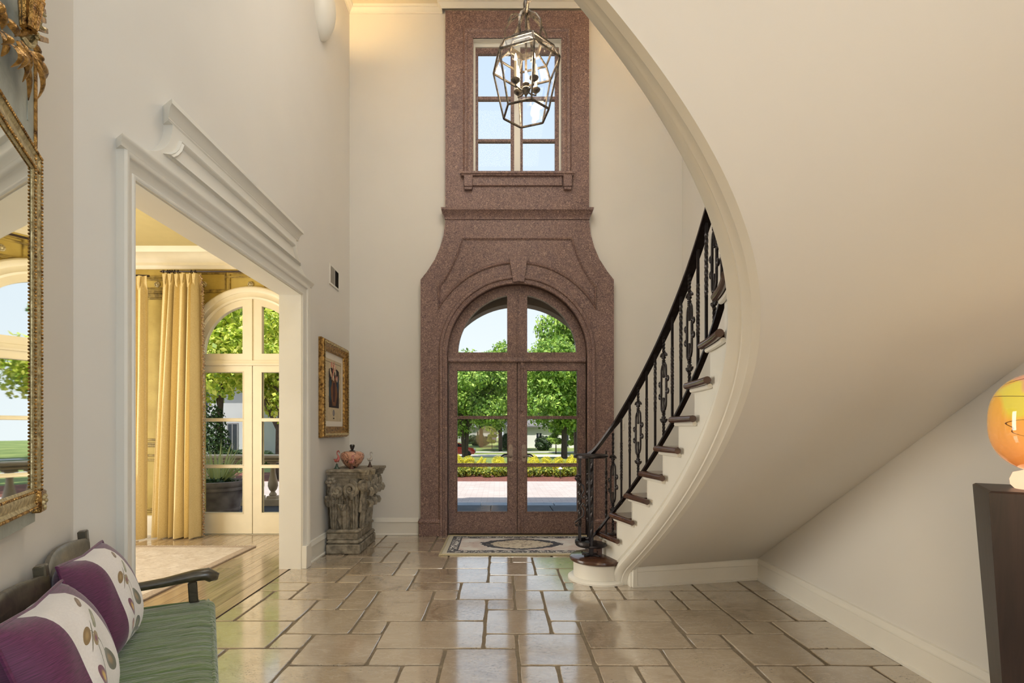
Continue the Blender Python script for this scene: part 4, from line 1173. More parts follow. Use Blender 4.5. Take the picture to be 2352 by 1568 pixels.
def cush(u, v):
    a = 2 * math.pi * v
    q = UF + 0.055 - (UF - UNR + 0.11) * u
    def sg(x, p): return math.copysign(abs(x) ** p, x)
    n_ = (NB + NF) / 2 + 0.012 + 0.236 * sg(math.cos(a), 0.22)
    end = min(u, 1 - u); rnd = min(1.0, (max(end, 0) / 0.03)) ** 0.4
    z = 0.415 + 0.045 * sg(math.sin(a), 0.6) * (0.55 + 0.45 * rnd) + (0.012 * (1 - abs(math.cos(a))) * math.sin(math.pi * u) if math.sin(a) > 0 else 0)
    z += 0.004 * math.sin(q * 60 + 3 * math.cos(a)) * (1 if math.sin(a) > 0 else 0)
    return L2(q, n_, z)
mb = MB().grid(cush, 60, 40)
for end in (0, 60): mb.f.append(tuple(end * 41 + k for k in range(40)))
cu = mb.build('seat_cushion', M['green'], BE, angle=70)
for zz_ in (0.448, 0.388):
    MB().tube([L2(UF + 0.052, NF + 0.01, zz_), L2(2.2, NF + 0.024, zz_ + 0.004), L2(1.6, NF + 0.024, zz_ + 0.004), L2(UNR - 0.05, NF + 0.01, zz_)], 0.006, 8).build('piping', M['green'], cu)
MB().tube([L2(UF + 0.056, NF + 0.0, 0.446), L2(UF + 0.058, -0.2, 0.45), L2(UF + 0.056, NB, 0.446)], 0.006, 8).build('piping', M['green'], cu)

# throw pillows: purple silk ends and an embroidered white band
def m_pillow():
    t = NT('pillow_cover'); uv = t.pos('uv')
    sep = t.new('SeparateXYZ'); t.link(uv, sep.inputs[0]); u, v = sep.outputs[0], sep.outputs[1]
    au = t.math('ABSOLUTE', t.math('SUBTRACT', u, 0.5))
    slub = t.noise(t.mapping(uv, (6, 60, 1)), 3, 4)
    purple = t.ramp(slub, [(0.3, lin((62, 20, 50))), (0.7, lin((112, 46, 92)))])
    white = t.mix(t.noise(uv, 60, 2), lin((222, 216, 214)), lin((240, 236, 232)))
    def ell(cx, cy, a, b_, rot, col, col2, base):
        q = t.mapping(uv, (1, 1, 1), (0, 0, 0), (-cx, -cy, 0))
        q = t.mapping(q, (1 / a, 1 / b_, 1), (0, 0, 0)) if rot == 0 else t.mapping(t.mapping(q, (1, 1, 1), (0, 0, R(rot))), (1 / a, 1 / b_, 1))
        ln = t.new('VectorMath', operation='LENGTH'); t.link(q, ln.inputs[0])
        ms = t.math('LESS_THAN', ln.outputs['Value'], 1.0)
        cc = t.mix(t.ramp(ln.outputs['Value'], [(0.25, 0.0), (0.6, 1.0)]), lin(col2), lin(col))
        return t.mix(ms, base, cc)
    c = white
    st = (98, 92, 60)
    for (cx, cy, a, b_, rot) in ((0.47, 0.52, 0.006, 0.20, 24), (0.58, 0.40, 0.006, 0.22, -8), (0.56, 0.66, 0.005, 0.12, -40)):
        c = ell(cx, cy, a, b_, rot, st, st, c)
    for e in ((0.42, 0.42, 0.06, 0.095, 20, (88, 86, 56), (150, 120, 70)), (0.40, 0.74, 0.03, 0.10, -60, (132, 130, 92), (176, 170, 128)), (0.36, 0.88, 0.02, 0.07, -70, (112, 84, 52), (150, 120, 80)),
              (0.60, 0.68, 0.03, 0.07, -50, (138, 110, 64), (170, 140, 88)), (0.54, 0.63, 0.028, 0.055, -40, (150, 128, 84), (120, 36, 78)), (0.62, 0.38, 0.038, 0.095, 16, (118, 62, 84), (216, 176, 70)),
              (0.64, 0.22, 0.03, 0.06, 8, (128, 40, 56), (206, 150, 60)), (0.50, 0.18, 0.055, 0.07, -20, (74, 78, 50), (120, 122, 70)), (0.57, 0.12, 0.045, 0.05, 30, (96, 92, 52), (62, 66, 46)), (0.46, 0.08, 0.04, 0.05, 0, (84, 86, 56), (128, 126, 80))):
        c = ell(*e, c)
    col = t.mix(t.math('GREATER_THAN', au, 0.235), c, purple)
    t.bump(slub, 0.15, 0.004)
    return t.set(color=col, rough=0.6, Sheen_Weight=0.35)
M['pillow'] = m_pillow()
M['purple'] = m_silk('purple_silk', (70, 24, 56), (112, 46, 92), 0.5)
def pillow(label, uc, nc, zc, lean, yaw, wd=0.42, ht=0.40, th=0.095):
    T = thing('throw_pillow', label, 'pillow', UN(uc, nc, zc - ht / 2), 'throw pillows on the settee')
    ex = (-U * math.cos(yaw) + N * math.sin(yaw)); fw = (N * math.cos(yaw) + U * math.sin(yaw))
    up = Vector((0, 0, math.cos(lean))) - fw * math.sin(lean); nn = fw * math.cos(lean) + Vector((0, 0, math.sin(lean)))
    c0 = UN(uc, nc, zc); mb = MB(); mb.uv = []; G = 26
    for sd in (1, -1):
        for i in range(G + 1):
            for j in range(G + 1):
                a, b_ = 2 * i / G - 1, 2 * j / G - 1
                prof = max(0.0, (1 - abs(a) ** 2.6)) ** 0.55 * max(0.0, (1 - abs(b_) ** 2.6)) ** 0.55
                pin = 1 - 0.10 * (1 - abs(a)) * (abs(b_) ** 3) * 0.7 - 0
                pin2 = 1 - 0.10 * (1 - abs(b_)) * (abs(a) ** 3) * 0.7
                wr = 0.004 * math.sin(a * 9 + b_ * 4) * prof
                mb.v.append(tuple(c0 + ex * a * wd / 2 * pin2 + up * b_ * ht / 2 * pin + nn * sd * (th * prof + wr)))
                mb.uv.append((i / G, j / G))
    K = (G + 1) ** 2
    for s in (0, 1):
        for i in range(G):
            for j in range(G):
                q = (s * K + i * (G + 1) + j, s * K + (i + 1) * (G + 1) + j, s * K + (i + 1) * (G + 1) + j + 1, s * K + i * (G + 1) + j + 1)
                mb.f.append(q if s == 0 else tuple(reversed(q)))
    mb.build('cover', M['pillow'], T, fix=False, angle=180)
    edge = [c0 + ex * a * wd / 2 * (1 - 0.07 * (1 - abs(b_)) * abs(a) ** 3) + up * b_ * ht / 2 * (1 - 0.07 * (1 - abs(a)) * abs(b_) ** 3) for a, b_ in [(-1 + k / 8, -1) for k in range(16)] + [(1, -1 + k / 8) for k in range(16)] + [(1 - k / 8, 1) for k in range(16)] + [(-1, 1 - k / 8) for k in range(16)]]
    MB().tube(edge, 0.005, 6, closed=True).build('piping', M['purple'], T)
    return T
pillow('purple and white embroidered pillow at the armrest end of the settee', 2.19, -0.315, 0.63, R(17), R(-8), 0.39, 0.36)
pillow('purple and white embroidered pillow nearer, cut by the frame edge', 1.62, -0.315, 0.63, R(17), R(-6), 0.39, 0.36)

# ------------------------------------------------------------------ trumeau mirror on the canted wall
MI = thing('wall_mirror', 'tall gilt framed mirror with carved grey panel above, on the canted wall', 'mirror', UN(1.7, NW, 0.93))
def MM(nf=NW): return lambda u, z, h: UN(u, nf + h, z)
u0, u1 = 1.15, 2.02
MB().plate([(u0, 0.945), (u1 - 0.012, 0.945), (u1 - 0.012, 3.1), (u0, 3.1)], [], MM(), 0.002, 0.026).build('back_board', M['greypaint'], MI)
fz0, fz1 = 0.985, 2.035
fr = [(u1 - 0.002, fz0), (u1 - 0.002, fz1), (u0, fz1), (u0, fz0)]
def framebar(a, b_, name, wd=0.062):
    mb = MB().sweep2([a, b_], [(0, 0.02), (0.0, 0.036), (0.006, 0.04), (0.014, 0.037), (0.02, 0.033), (0.034, 0.036), (0.042, 0.038), (0.05, 0.036), (wd, 0.03), (wd, 0.02)], MM())
    bar = mb.build(name, M['palegold'], MI)
    mb = MB(); L = math.hypot(b_[0] - a[0], b_[1] - a[1]); nb = int(L / 0.0105)
    dx, dz = (b_[0] - a[0]) / L, (b_[1] - a[1]) / L
    for off, r_ in ((0.006, 0.0046), (0.052, 0.0042)):
        for k in range(nb):
            q = (k + 0.5) / nb * L
            c = UN(a[0] + dx * q - dz * off, NW + (0.040 if off < 0.02 else 0.036), a[1] + dz * q + dx * off)
            mb.ball(tuple(c), r_, 6, 4)
    tag(mb.build('beading', M['gold'], bar), kind='stuff')
framebar((u1, fz0 + 0.04), (u1, fz1), 'frame_bar'); framebar((u1, fz1), (u0, fz1), 'frame_bar'); framebar((u0, fz1), (u0, fz0), 'frame_bar'); framebar((u0, fz0), (u1, fz0), 'frame_bar')
mb = MB().obox(UN(u1 - 0.018, NW + 0.034, fz0 + 0.02), U * 0.03, N * 0.014, Vector((0, 0, 0.032)), 0.004)
cb = mb.build('corner_block', M['gold'], MI)
mb = MB()
for k in range(5):
    mb.ball(tuple(UN(u1 - 0.018 + 0.016 * math.cos(k * 2.4), NW + 0.047, fz0 + 0.02 + 0.018 * math.sin(k * 2.4))), 0.008, 6, 4)
mb.build('block_carving', M['palegold'], cb)
MB().plate([(u0 + 0.05, fz0 + 0.05), (u1 - 0.05, fz0 + 0.05), (u1 - 0.05, fz1 - 0.05), (u0 + 0.05, fz1 - 0.05)], [], MM(), 0.02, 0.029).build('mirror_glass', M['mirror'], MI)
MB().tube([UN(u1 - 0.02, NW + 0.026, fz1 + 0.02), UN(u1 - 0.02, NW + 0.026, 3.09)], 0.0075, 8).build('gilt_bead', M['gold'], MI)
MB().obox(UN(u1 - 0.09, NW + 0.024, 2.58), U * 0.002, N * 0.004, Vector((0, 0, 0.48))).build('panel_groove', M['greypaint'], MI)
# carved and gilded trophy: a drooping bunch of leaves, reeds, ribbon and a fluted quiver
gl = random.Random(21)
def uz(x, y, n_=-0.42):
    """point on the mirror's face from the detail's own grid (six grid units to the picture unit)"""
    px, py = x / 6.03, y / 6.03
    a = (px - CX) / F; d = n_ / (N.x * a + N.y); return d * (U.x * a + U.y), H + (CY - py) * d / F
def leaf(mb, a_, b_, wd, lift=0.04):
    (ua, za), (ub, zb_) = uz(*a_), uz(*b_); L = math.hypot(ub - ua, zb_ - za); ax, az = (ub - ua) / L, (zb_ - za) / L
    def fn(a, b_):
        w_ = wd * math.sin(math.pi * min(1, 0.14 + 0.84 * a)) ** 0.7
        t = (b_ * 2 - 1)
        return UN(ua + ax * L * a - az * w_ * t, NW + 0.03 + lift * math.sin(math.pi * (0.2 + 0.65 * a)) - 0.7 * w_ * t * t, za + az * L * a + ax * w_ * t)
    return mb.grid(fn, 8, 4)
for (a_, b_, w_) in (((60, 470), (70, 800), 9), ((105, 590), (135, 930), 8), ((185, 620), (240, 960), 10), ((230, 560), (325, 1140), 9), ((285, 590), (435, 1400), 10), ((345, 680), (490, 1380), 9),
                     ((345, 700), (560, 1115), 8), ((390, 550), (475, 800), 9), ((270, 550), (345, 1050), 7), ((130, 300), (240, 500), 9), ((55, 60), (100, 430), 11), ((345, 330), (250, 490), 8), ((0, 420), (20, 620), 9), ((10, 60), (60, 180), 10), ((370, 720), (440, 800), 6)):
    leaf(MB(), a_, b_, w_ * 0.00165, gl.uniform(0.025, 0.06)).build('carved_leaf', M['gold'], MI, angle=70)
mb = MB()
for k in range(7):
    a = 2 * math.pi * k / 7; (ua, za), (ub, zb_) = uz(215, 350), uz(265, -120)
    mb.tube([UN(ua + 0.012 * math.cos(a), NW + 0.075 + 0.012 * math.sin(a), za), UN(ub + 0.024 * math.cos(a), NW + 0.075 + 0.02 * math.sin(a), zb_)], [0.006, 0.009], 6)
mb.build('fluted_quiver', M['gold'], MI)
for k in range(11):
    mb = MB(); a = gl.uniform(0, 6.28); c = uz(330 + gl.uniform(-40, 110), 60 + 46 * k)
    scr = [UN(c[0] + 0.017 * (1 - 0.06 * q) * math.cos(a + q * 0.7), NW + 0.05 + 0.004 * q, c[1] + 0.017 * (1 - 0.06 * q) * math.sin(a + q * 0.7)) for q in range(8)]
    mb.tube(scr, [0.005, 0.007, 0.008, 0.008, 0.007, 0.006, 0.005, 0.004], 6); mb.build('carved_curl', M['palegold'], MI)
for (a_, b_) in (((490, 105), (605, 155)), ((500, 235), (608, 280)), ((505, 375), (635, 425)), ((515, 515), (642, 558))):
    (ua, za), (ub, zb_) = uz(*a_), uz(*b_)
    MB().bar(UN(ua, NW + 0.05, za), UN(ub, NW + 0.05, zb_), 0.012, 0.015, (0, 0, 1), 0.002).build('pan_pipe', M['gold'], MI)
(ua, za), (ub, zb_) = uz(455, 190), uz(490, 570)
MB().bar(UN(ua, NW + 0.045, za), UN(ub, NW + 0.045, zb_), 0.016, 0.012, N, 0.003).build('pan_pipe_band', M['gold'], MI)

# ------------------------------------------------------------------ framed print on the left wall
PY0, PY1, PZ0, PZ1 = 4.875, 5.70, 1.135, 2.105
PF = thing('framed_picture', 'gilt framed print of a tulip vase on the left wall', 'picture', (XL, (PY0 + PY1) / 2, PZ0))
def YW(off=0.0): return lambda y, z, h: (XL + off + h, y, z)
pf = [(PY0, PZ0), (PY1, PZ0), (PY1, PZ1), (PY0, PZ1)]
MB().sweep2(pf, [(0, 0.002), (0.0, 0.03), (0.006, 0.036), (0.01, 0.036), (0.014, 0.05), (0.03, 0.056), (0.05, 0.05), (0.06, 0.04), (0.085, 0.034), (0.1, 0.036), (0.106, 0.03), (0.112, 0.014)], YW(), closed=True).build('frame', M['gold'], PF)
mb = MB()
for (a, b_) in zip(pf, pf[1:] + pf[:1]):
    L = math.hypot(b_[0] - a[0], b_[1] - a[1]); dx, dz = (b_[0] - a[0]) / L, (b_[1] - a[1]) / L; n = int(L / 0.03)
    for k in range(n):
        q = 0.03 + (L - 0.06) * (k + 0.5) / n
        c = (XL + 0.056, a[0] + dx * q - dz * 0.033, a[1] + dz * q + dx * 0.033)
        mb.obox(c, Vector((0.004, 0, 0)), Vector((0, dx * 0.012 - dz * 0.006, dz * 0.012 + dx * 0.006)), Vector((0, -dz * 0.006 + dx * 0.003, dx * 0.006 + dz * 0.003)), 0.002)
tag(mb.build('carved_leaves', M['palegold'], PF), kind='stuff')
M['mat'] = simple('picture_mat', (236, 228, 214), 0.8, var=0.02); M['paper'] = simple('print_paper', (206, 190, 158), 0.8, var=0.12, scale=14)
MB().plate([(PY0 + 0.1, PZ0 + 0.1), (PY1 - 0.1, PZ0 + 0.1), (PY1 - 0.1, PZ1 - 0.1), (PY0 + 0.1, PZ1 - 0.1)], [], YW(), 0.004, 0.012).build('mat', M['mat'], PF)
pa, pb, pc, pd = PY0 + 0.155, PY1 - 0.155, PZ0 + 0.165, PZ1 - 0.175
pp = MB().plate([(pa, pc), (pb, pc), (pb, pd), (pa, pd)], [], YW(), 0.012, 0.0128).build('print_sheet', M['paper'], PF)
def flat(poly, col, h, name='print'):
    MB().plate(poly, [], YW(), 0.0126, h).build(name, simple('ink_%d_%d_%d' % col, col, 0.8, var=0.25, scale=40), pp)
ym = (pa + pb) / 2
bx0, bx1, bz0, bz1 = ym - 0.15, ym + 0.17, pc + 0.14, pd - 0.09
flat([(bx0, bz0), (bx1, bz0), (bx1, bz1 - 0.02)] + [(ym + 0.01 + 0.16 * math.cos(R(a)), bz1 - 0.02 + 0.03 * math.sin(R(a))) for a in range(15, 176, 16)] + [(bx0, bz1 - 0.02)], (44, 34, 36), 0.0134)
flat([(bx0 + 0.01, bz0 + 0.12), (bx0 + 0.07, bz0 + 0.05), (bx0 + 0.09, bz0 + 0.25), (bx0 + 0.03, bz0 + 0.3)], (36, 66, 80), 0.0138)
flat([(bx1 - 0.02, bz0 + 0.2), (bx1 - 0.07, bz0 + 0.14), (bx1 - 0.06, bz0 + 0.3), (bx1 - 0.01, bz0 + 0.33)], (36, 60, 82), 0.0138)
flat([(ym + 0.01 + s * x, bz0 + z) for s, x, z in ((-1, .05, .02), (1, .05, .02), (1, .1, .12), (1, .105, .2), (1, .05, .27), (1, .07, .31), (-1, .07, .31), (-1, .05, .27), (-1, .105, .2), (-1, .1, .12))], (120, 78, 50), 0.0140)
flat([(ym - 0.02, bz0 + 0.06), (ym + 0.03, bz0 + 0.06), (ym + 0.05, bz0 + 0.26), (ym - 0.03, bz0 + 0.26)], (70, 38, 42), 0.0144)
rt = random.Random(9)
for k in range(22):
    y = ym + 0.01 + rt.uniform(-0.12, 0.12); z = bz0 + 0.29 + rt.uniform(0.0, 0.17)
    col = [(226, 196, 158), (214, 150, 130), (238, 220, 190), (200, 124, 110)][k % 4]
    flat([(y + 0.012 * math.cos(a), z + 0.028 * math.sin(a)) for a in [2 * math.pi * q / 10 for q in range(10)]], col, 0.0148 + 0.0001 * k)
for k in range(16):
    y = pa + 0.03 + (pb - pa - 0.06) * k / 15
    flat([(y - 0.01, pd - 0.035), (y + 0.008, pd - 0.035), (y + 0.008, pd - 0.029), (y - 0.01, pd - 0.029)], (66, 56, 50), 0.0136)
flat([(ym + 0.035 * math.cos(a), pc + 0.085 + 0.035 * math.sin(a)) for a in [2 * math.pi * q / 14 for q in range(14)]], (146, 140, 140), 0.0136)
flat([(ym - 0.03, pc + 0.03), (ym, pc + 0.04), (ym + 0.03, pc + 0.03), (ym, pc + 0.022)], (66, 62, 60), 0.0136)
for s in (bx0 - 0.022, bx1 + 0.016):
    for z in (0.05, 0.2, 0.3): flat([(s, bz0 + z), (s + 0.006, bz0 + z), (s + 0.006, bz0 + z + 0.06), (s, bz0 + z + 0.06)], (88, 74, 62), 0.0136)

# ------------------------------------------------------------------ wall details
V = thing('wall_vent', 'pale metal air vent high on the left wall', 'vent', (XL, 5.33, 2.68))
vy0, vy1, vz0, vz1 = 5.185, 5.485, 2.70, 2.905
MB().sweep2([(vy0, vz0), (vy1, vz0), (vy1, vz1), (vy0, vz1)], [(0, 0.001), (0, 0.008), (0.012, 0.012), (0.02, 0.008)], YW(), closed=True).build('frame', M['trim'], V)
MB().box(XL + 0.001, XL + 0.003, vy0 + 0.015, vy1 - 0.015, vz0 + 0.015, vz1 - 0.015).build('backing', M['ventdark'], V)
for k in range(14):
    y = vy0 + 0.025 + (vy1 - vy0 - 0.05) * k / 13
    MB().obox((XL + 0.006, y, (vz0 + vz1) / 2), Vector((0.004, 0.003 if k < 7 else -0.006, 0)), Vector((0.0006, -0.001, 0)), Vector((0, 0, (vz1 - vz0) / 2 - 0.016))).build('louvre', M['vent'], V)
MB().box(XL + 0.002, XL + 0.01, (vy0 + vy1) / 2 - 0.006, (vy0 + vy1) / 2 + 0.006, vz0 + 0.015, vz1 - 0.015).build('divider', M['trim'], V)
S = thing('light_switch', 'pale switch plate on the wall behind the stair railing', 'switch', (xb(1430), YB, zb(988)))
MB().box(xb(1427), xb(1434), YB - 0.006, YB, zb(988), zb(964), 0.002).build('plate', M['trim'], S)
for a in (1429, 1432): MB().box(xb(a) - 0.004, xb(a) + 0.004, YB - 0.012, YB - 0.004, zb(980), zb(974), 0.001).build('toggle', M['trim'], S)

def sconce(x, y, z, sgn, label):
    T = thing('wall_sconce', label, 'sconce', (x, y, z))
    prof = [(0.0005, -0.002), (0.02, 0.0), (0.06, 0.03), (0.10, 0.09), (0.13, 0.18), (0.145, 0.27), (0.145, 0.34), (0.135, 0.40), (0.13, 0.40), (0.138, 0.34), (0.137, 0.27), (0.122, 0.185), (0.092, 0.10), (0.05, 0.04), (0.01, 0.012), (0.0005, 0.012)]
    a0 = -math.pi / 2 if sgn > 0 else math.pi / 2
    # quarter-ovoid plaster bowl, open at the top
    MB().lathe(prof, (x, y, z), 24, a0, a0 + math.pi, sy=1.15).build('bowl', M['trim'], T)
    MB().lathe([(0.001, 0), (0.03, 0.01), (0.035, 0.05), (0.001, 0.07)], (x + sgn * 0.055, y, z + 0.22), 12).build('bulb', M['bulb'], T)
    lamp('sconce_light', 'POINT', (x + sgn * 0.06, y, z + 0.36), 27, (1.0, 0.64, 0.26), 0.04).parent = None
    return T
sconce(XL, 4.93, 4.98, 1, 'white plaster uplight sconce glowing high on the left wall')
sconce(XR, 4.93, 4.98, -1, 'white plaster uplight sconce on the wall above the stairs')

# ------------------------------------------------------------------ hanging lantern
LX, LY = (1208 - CX) * 4.0 / F, 4.0
LN = thing('hanging_lantern', 'six sided glass lantern with candle lights hanging before the upper window', 'lantern', (LX, LY, 3.66))
rot = R(-20)
def hexp(r, z, k): a = rot + R(60 * k); return Vector((LX + r * math.cos(a), LY + r * math.sin(a), z))
zr = [(0.185, 3.69), (0.272, 4.07), (0.225, 4.165)]
for (r_, z) in zr:
    for k in range(6): MB().bar(hexp(r_, z, k), hexp(r_, z, k + 1), 0.014, 0.014, (0, 0, 1), 0.002).build('ring_bar', M['lanternmetal'], LN)
for (ra_, rb_) in zip(zr[:-1], zr[1:]):
    for k in range(6):
        MB().bar(hexp(*ra_, k), hexp(*rb_, k), 0.013, 0.013, (0, 0, 1), 0.002).build('edge_bar', M['lanternmetal'], LN)
        c = [hexp(ra_[0] - 0.003, ra_[1], k), hexp(ra_[0] - 0.003, ra_[1], k + 1), hexp(rb_[0] - 0.003, rb_[1], k + 1), hexp(rb_[0] - 0.003, rb_[1], k)]
        MB().quad(*c).build('pane', M['lantern_glass'], LN, fix=False)
for k in range(6):
    c = [hexp(0.225, 4.168, k), hexp(0.225, 4.168, k + 1), hexp(0.13, 4.225, k + 1), hexp(0.13, 4.225, k)]
    MB().quad(*c).build('pane', M['lantern_glass'], LN, fix=False)
    MB().bar(hexp(0.225, 4.165, k), hexp(0.13, 4.225, k), 0.012, 0.012, (0, 0, 1), 0.002).build('edge_bar', M['lanternmetal'], LN)
    MB().bar(hexp(0.13, 4.225, k), hexp(0.13, 4.225, k + 1), 0.012, 0.05, (0, 0, 1), 0.002).build('crown_band', M['lanternmetal'], LN)
    # crown strap rising from the shoulder, bowing out, then in to the stem and curling over
    a = rot + R(60 * k + 30)
    pr_ = [(0.15, 4.20), (0.17, 4.26), (0.165, 4.33), (0.12, 4.40), (0.06, 4.45), (0.02, 4.50)]
    MB().tube([Vector((LX + r_ * math.cos(a), LY + r_ * math.sin(a), z)) for r_, z in pr_], 0.011, 6, flat=((math.cos(a), math.sin(a), 0), 0.35)).build('crown_strap', M['lanternmetal'], LN)
    pr2 = [(0.02, 4.47), (0.05, 4.475), (0.085, 4.50), (0.12, 4.50), (0.14, 4.47), (0.145, 4.45)]
    if k % 2 == 0: MB().tube([Vector((LX + r_ * math.cos(a + 0.5), LY + r_ * math.sin(a + 0.5), z)) for r_, z in pr2], 0.010, 6, flat=((0, 0, 1), 0.4)).build('crown_curl', M['lanternmetal'], LN)
MB().tube([(LX, LY, 3.93), (LX, LY, 4.56)], 0.009, 8).build('stem', M['lanternmetal'], LN)
MB().lathe([(0.001, -0.05), (0.012, -0.02), (0.03, 0.0), (0.036, 0.02), (0.02, 0.04), (0.03, 0.06), (0.012, 0.08), (0.001, 0.09)], (LX, LY, 3.86), 14).build('hub', M['lanternmetal'], LN)
MB().lathe([(0.001, 0), (0.02, 0.01), (0.024, 0.05), (0.012, 0.09), (0.014, 0.12), (0.001, 0.13)], (LX, LY, 4.50), 12).build('stem_cap', M['lanternmetal'], LN)
for k in range(4):
    a = R(35 + 90 * k); cx_, cy_ = LX + 0.1 * math.cos(a), LY + 0.1 * math.sin(a)
    zk = 3.90 
    ar = MB().tube([(LX, LY, 3.88), (LX + 0.05 * math.cos(a), LY + 0.05 * math.sin(a), 3.86), (cx_, cy_, 3.872), (cx_, cy_, zk)], 0.006, 8).build('candle_arm', M['lanternmetal'], LN)
    MB().lathe([(0.001, -0.02), (0.012, -0.01), (0.034, 0.01), (0.036, 0.018), (0.014, 0.02), (0.013, 0.0)], (cx_, cy_, zk), 14).build('drip_cup', M['lanternmetal'], ar)
    cd = MB().lathe([(0.001, 0), (0.0125, 0), (0.0125, 0.16), (0.001, 0.162)], (cx_, cy_, zk), 12).build('candle', M['candle'], LN)
    MB().lathe([(0.001, 0), (0.008, 0.004), (0.0115, 0.018), (0.009, 0.035), (0.003, 0.055), (0.0005, 0.062)], (cx_, cy_, zk + 0.162), 10).build('bulb', M['bulb'], cd)
lamp('lantern_light', 'POINT', (LX, LY, 4.03), 16, (1.0, 0.82, 0.58), 0.1)
z = 4.60; k = 0
while z < ZC:
    ax = (1, 0, 0) if k % 2 else (0, 1, 0)
    ax = Vector(ax)
    MB().tube([Vector((LX, LY, z + 0.022)) + ax * 0.011 * math.cos(t) + Vector((0, 0, 0.025 * math.sin(t))) for t in [2 * math.pi * i / 14 for i in range(14)]], 0.0035, 6, closed=True).build('chain_link', M['iron'], LN)
    z += 0.041; k += 1

# ------------------------------------------------------------------ half capital used as a pedestal
PC = thing('stone_pedestal', 'weathered stone half capital pedestal under the framed picture', 'pedestal', (-1.55, 5.28, 0))
px0, px1, py0, py1 = -1.69, -1.365, 4.965, 5.60
pcy = (py0 + py1) / 2
def rb(x1_, yh, z0, z1, bev, name):
    return MB().box(px0, x1_, pcy - yh, pcy + yh, z0, z1, bev).build(name, M['stone'], PC)
rb(px1 + 0.005, 0.32, 0.0, 0.095, 0.01, 'plinth'); rb(px1 + 0.005, 0.315, 0.095, 0.135, 0.018, 'torus'); rb(px1 - 0.025, 0.29, 0.135, 0.20, 0.006, 'scotia'); rb(px1 - 0.008, 0.305, 0.20, 0.235, 0.014, 'upper_torus')
def bell(t):     # half widths of the bell over its height
    return 0.235 + 0.045 * t ** 2, px1 - 0.045 + 0.04 * t ** 2
mb = MB(); vs = []; nb = 10
for i in range(nb + 1):
    t = i / nb; hw, xr = bell(t); z = 0.235 + 0.5 * t
    for (x, y) in ((px0 + 0.02, pcy - hw), (xr - 0.03, pcy - hw), (xr, pcy - hw + 0.03), (xr, pcy + hw - 0.03), (xr - 0.03, pcy + hw), (px0 + 0.02, pcy + hw)): vs.append((x, y, z))
fs = [(i * 6 + k, i * 6 + (k + 1) % 6, (i + 1) * 6 + (k + 1) % 6, (i + 1) * 6 + k) for i in range(nb) for k in range(6)]
mb.add(vs, fs + [tuple(range(6)), tuple(nb * 6 + k for k in range(6))]).build('bell', M['stone'], PC)
# abacus with concave sides and horned corners
def abac(z, g):
    pts_ = [(px0, pcy - 0.30 - g)]
    pts_ += [(px0 + (px1 + 0.06 + g - px0) * k / 8, pcy - 0.30 - g - 0.03 + 0.045 * math.sin(math.pi * k / 8)) for k in range(1, 9)]
    pts_ += [(px1 + 0.12 + g - 0.055 * math.sin(math.pi * k / 10), pcy - 0.29 + 0.58 * k / 10) for k in range(11)]
    pts_ += [(px0 + (px1 + 0.06 + g - px0) * k / 8, pcy + 0.30 + g + 0.03 - 0.045 * math.sin(math.pi * k / 8)) for k in range(8, 0, -1)]
    return [(x, y, z) for x, y in pts_ + [(px0, pcy + 0.30 + g)]]
ringsolid(MB(), [abac(0.735, -0.03), abac(0.765, -0.02), abac(0.775, -0.008), abac(0.79, -0.008), abac(0.80, 0.006), abac(0.822, 0.006)]).build('abacus', M['stone'], PC, angle=30)
def acan(org, tv, nv, wd, ht, curl, name='acanthus_leaf'):
    """a lobed leaf standing against the bell with its tip curled over"""
    mb = MB(); NU, NV = 16, 10
    def fn(a, b_):
        t = b_ * 2 - 1
        lob = 1 - 0.22 * (0.5 + 0.5 * math.cos(a * 5 * 2 * math.pi))
        w_ = wd * (0.75 + 0.35 * math.sin(math.pi * min(1, a * 1.1))) * lob * (1 if a < 0.8 else max(0.25, 1 - (a - 0.8) * 3.2))
        if a < 0.72: out, z = 0.016 + 0.03 * a, ht * a / 0.78
        else:
            q = (a - 0.72) / 0.28 * R(230); out = 0.038 + curl * (1 - math.cos(q)); z = ht * 0.72 / 0.78 + curl * 1.15 * math.sin(q)
        rib = 0.016 * (1 - abs(t)) + 0.010 * math.cos(t * 9)
        return org + tv * w_ * t + nv * (out + rib + 0.008) + Vector((0, 0, z))
    mb.grid(fn, NU, NV); mb.build(name, M['stone'], PC, angle=60)
def volute(org, tv, nv, r, turn, name='volute'):
    mb = MB(); pts_ = []; rd = []
    for k in range(34):
        f = k / 33; a = R(90) + turn * f * 2 * math.pi * 2.1; q = r * (1 - 0.86 * f)
        pts_.append(org + tv * q * math.cos(a) + Vector((0, 0, q * math.sin(a))) + nv * (0.022 + 0.03 * f)); rd.append(0.024 * (1 - 0.5 * f))
    mb.tube(pts_, rd, 8)
    v_ = mb.build(name, M['stone'], PC, angle=70)
    MB().ball(tuple(org + nv * 0.045), 0.017, 8, 6).build('volute_eye', M['stone'], v_)
xs_ = Vector((1, 0, 0)); ys_ = Vector((0, 1, 0))
fy = pcy - 0.25                                         # face towards the room's middle of the picture
midx = (px0 + px1) / 2
acan(Vector((midx - 0.005, fy + 0.02, 0.235)), xs_, -ys_, 0.068, 0.24, 0.03)
for e in (-0.105, 0.095): acan(Vector((midx + e, fy + 0.015, 0.235)), xs_, -ys_, 0.04, 0.36, 0.035, 'tall_leaf')
volute(Vector((midx + 0.075, fy - 0.03, 0.63)), xs_, -ys_, 0.075, -1); volute(Vector((midx - 0.055, fy - 0.03, 0.615)), xs_, -ys_, 0.06, 1)
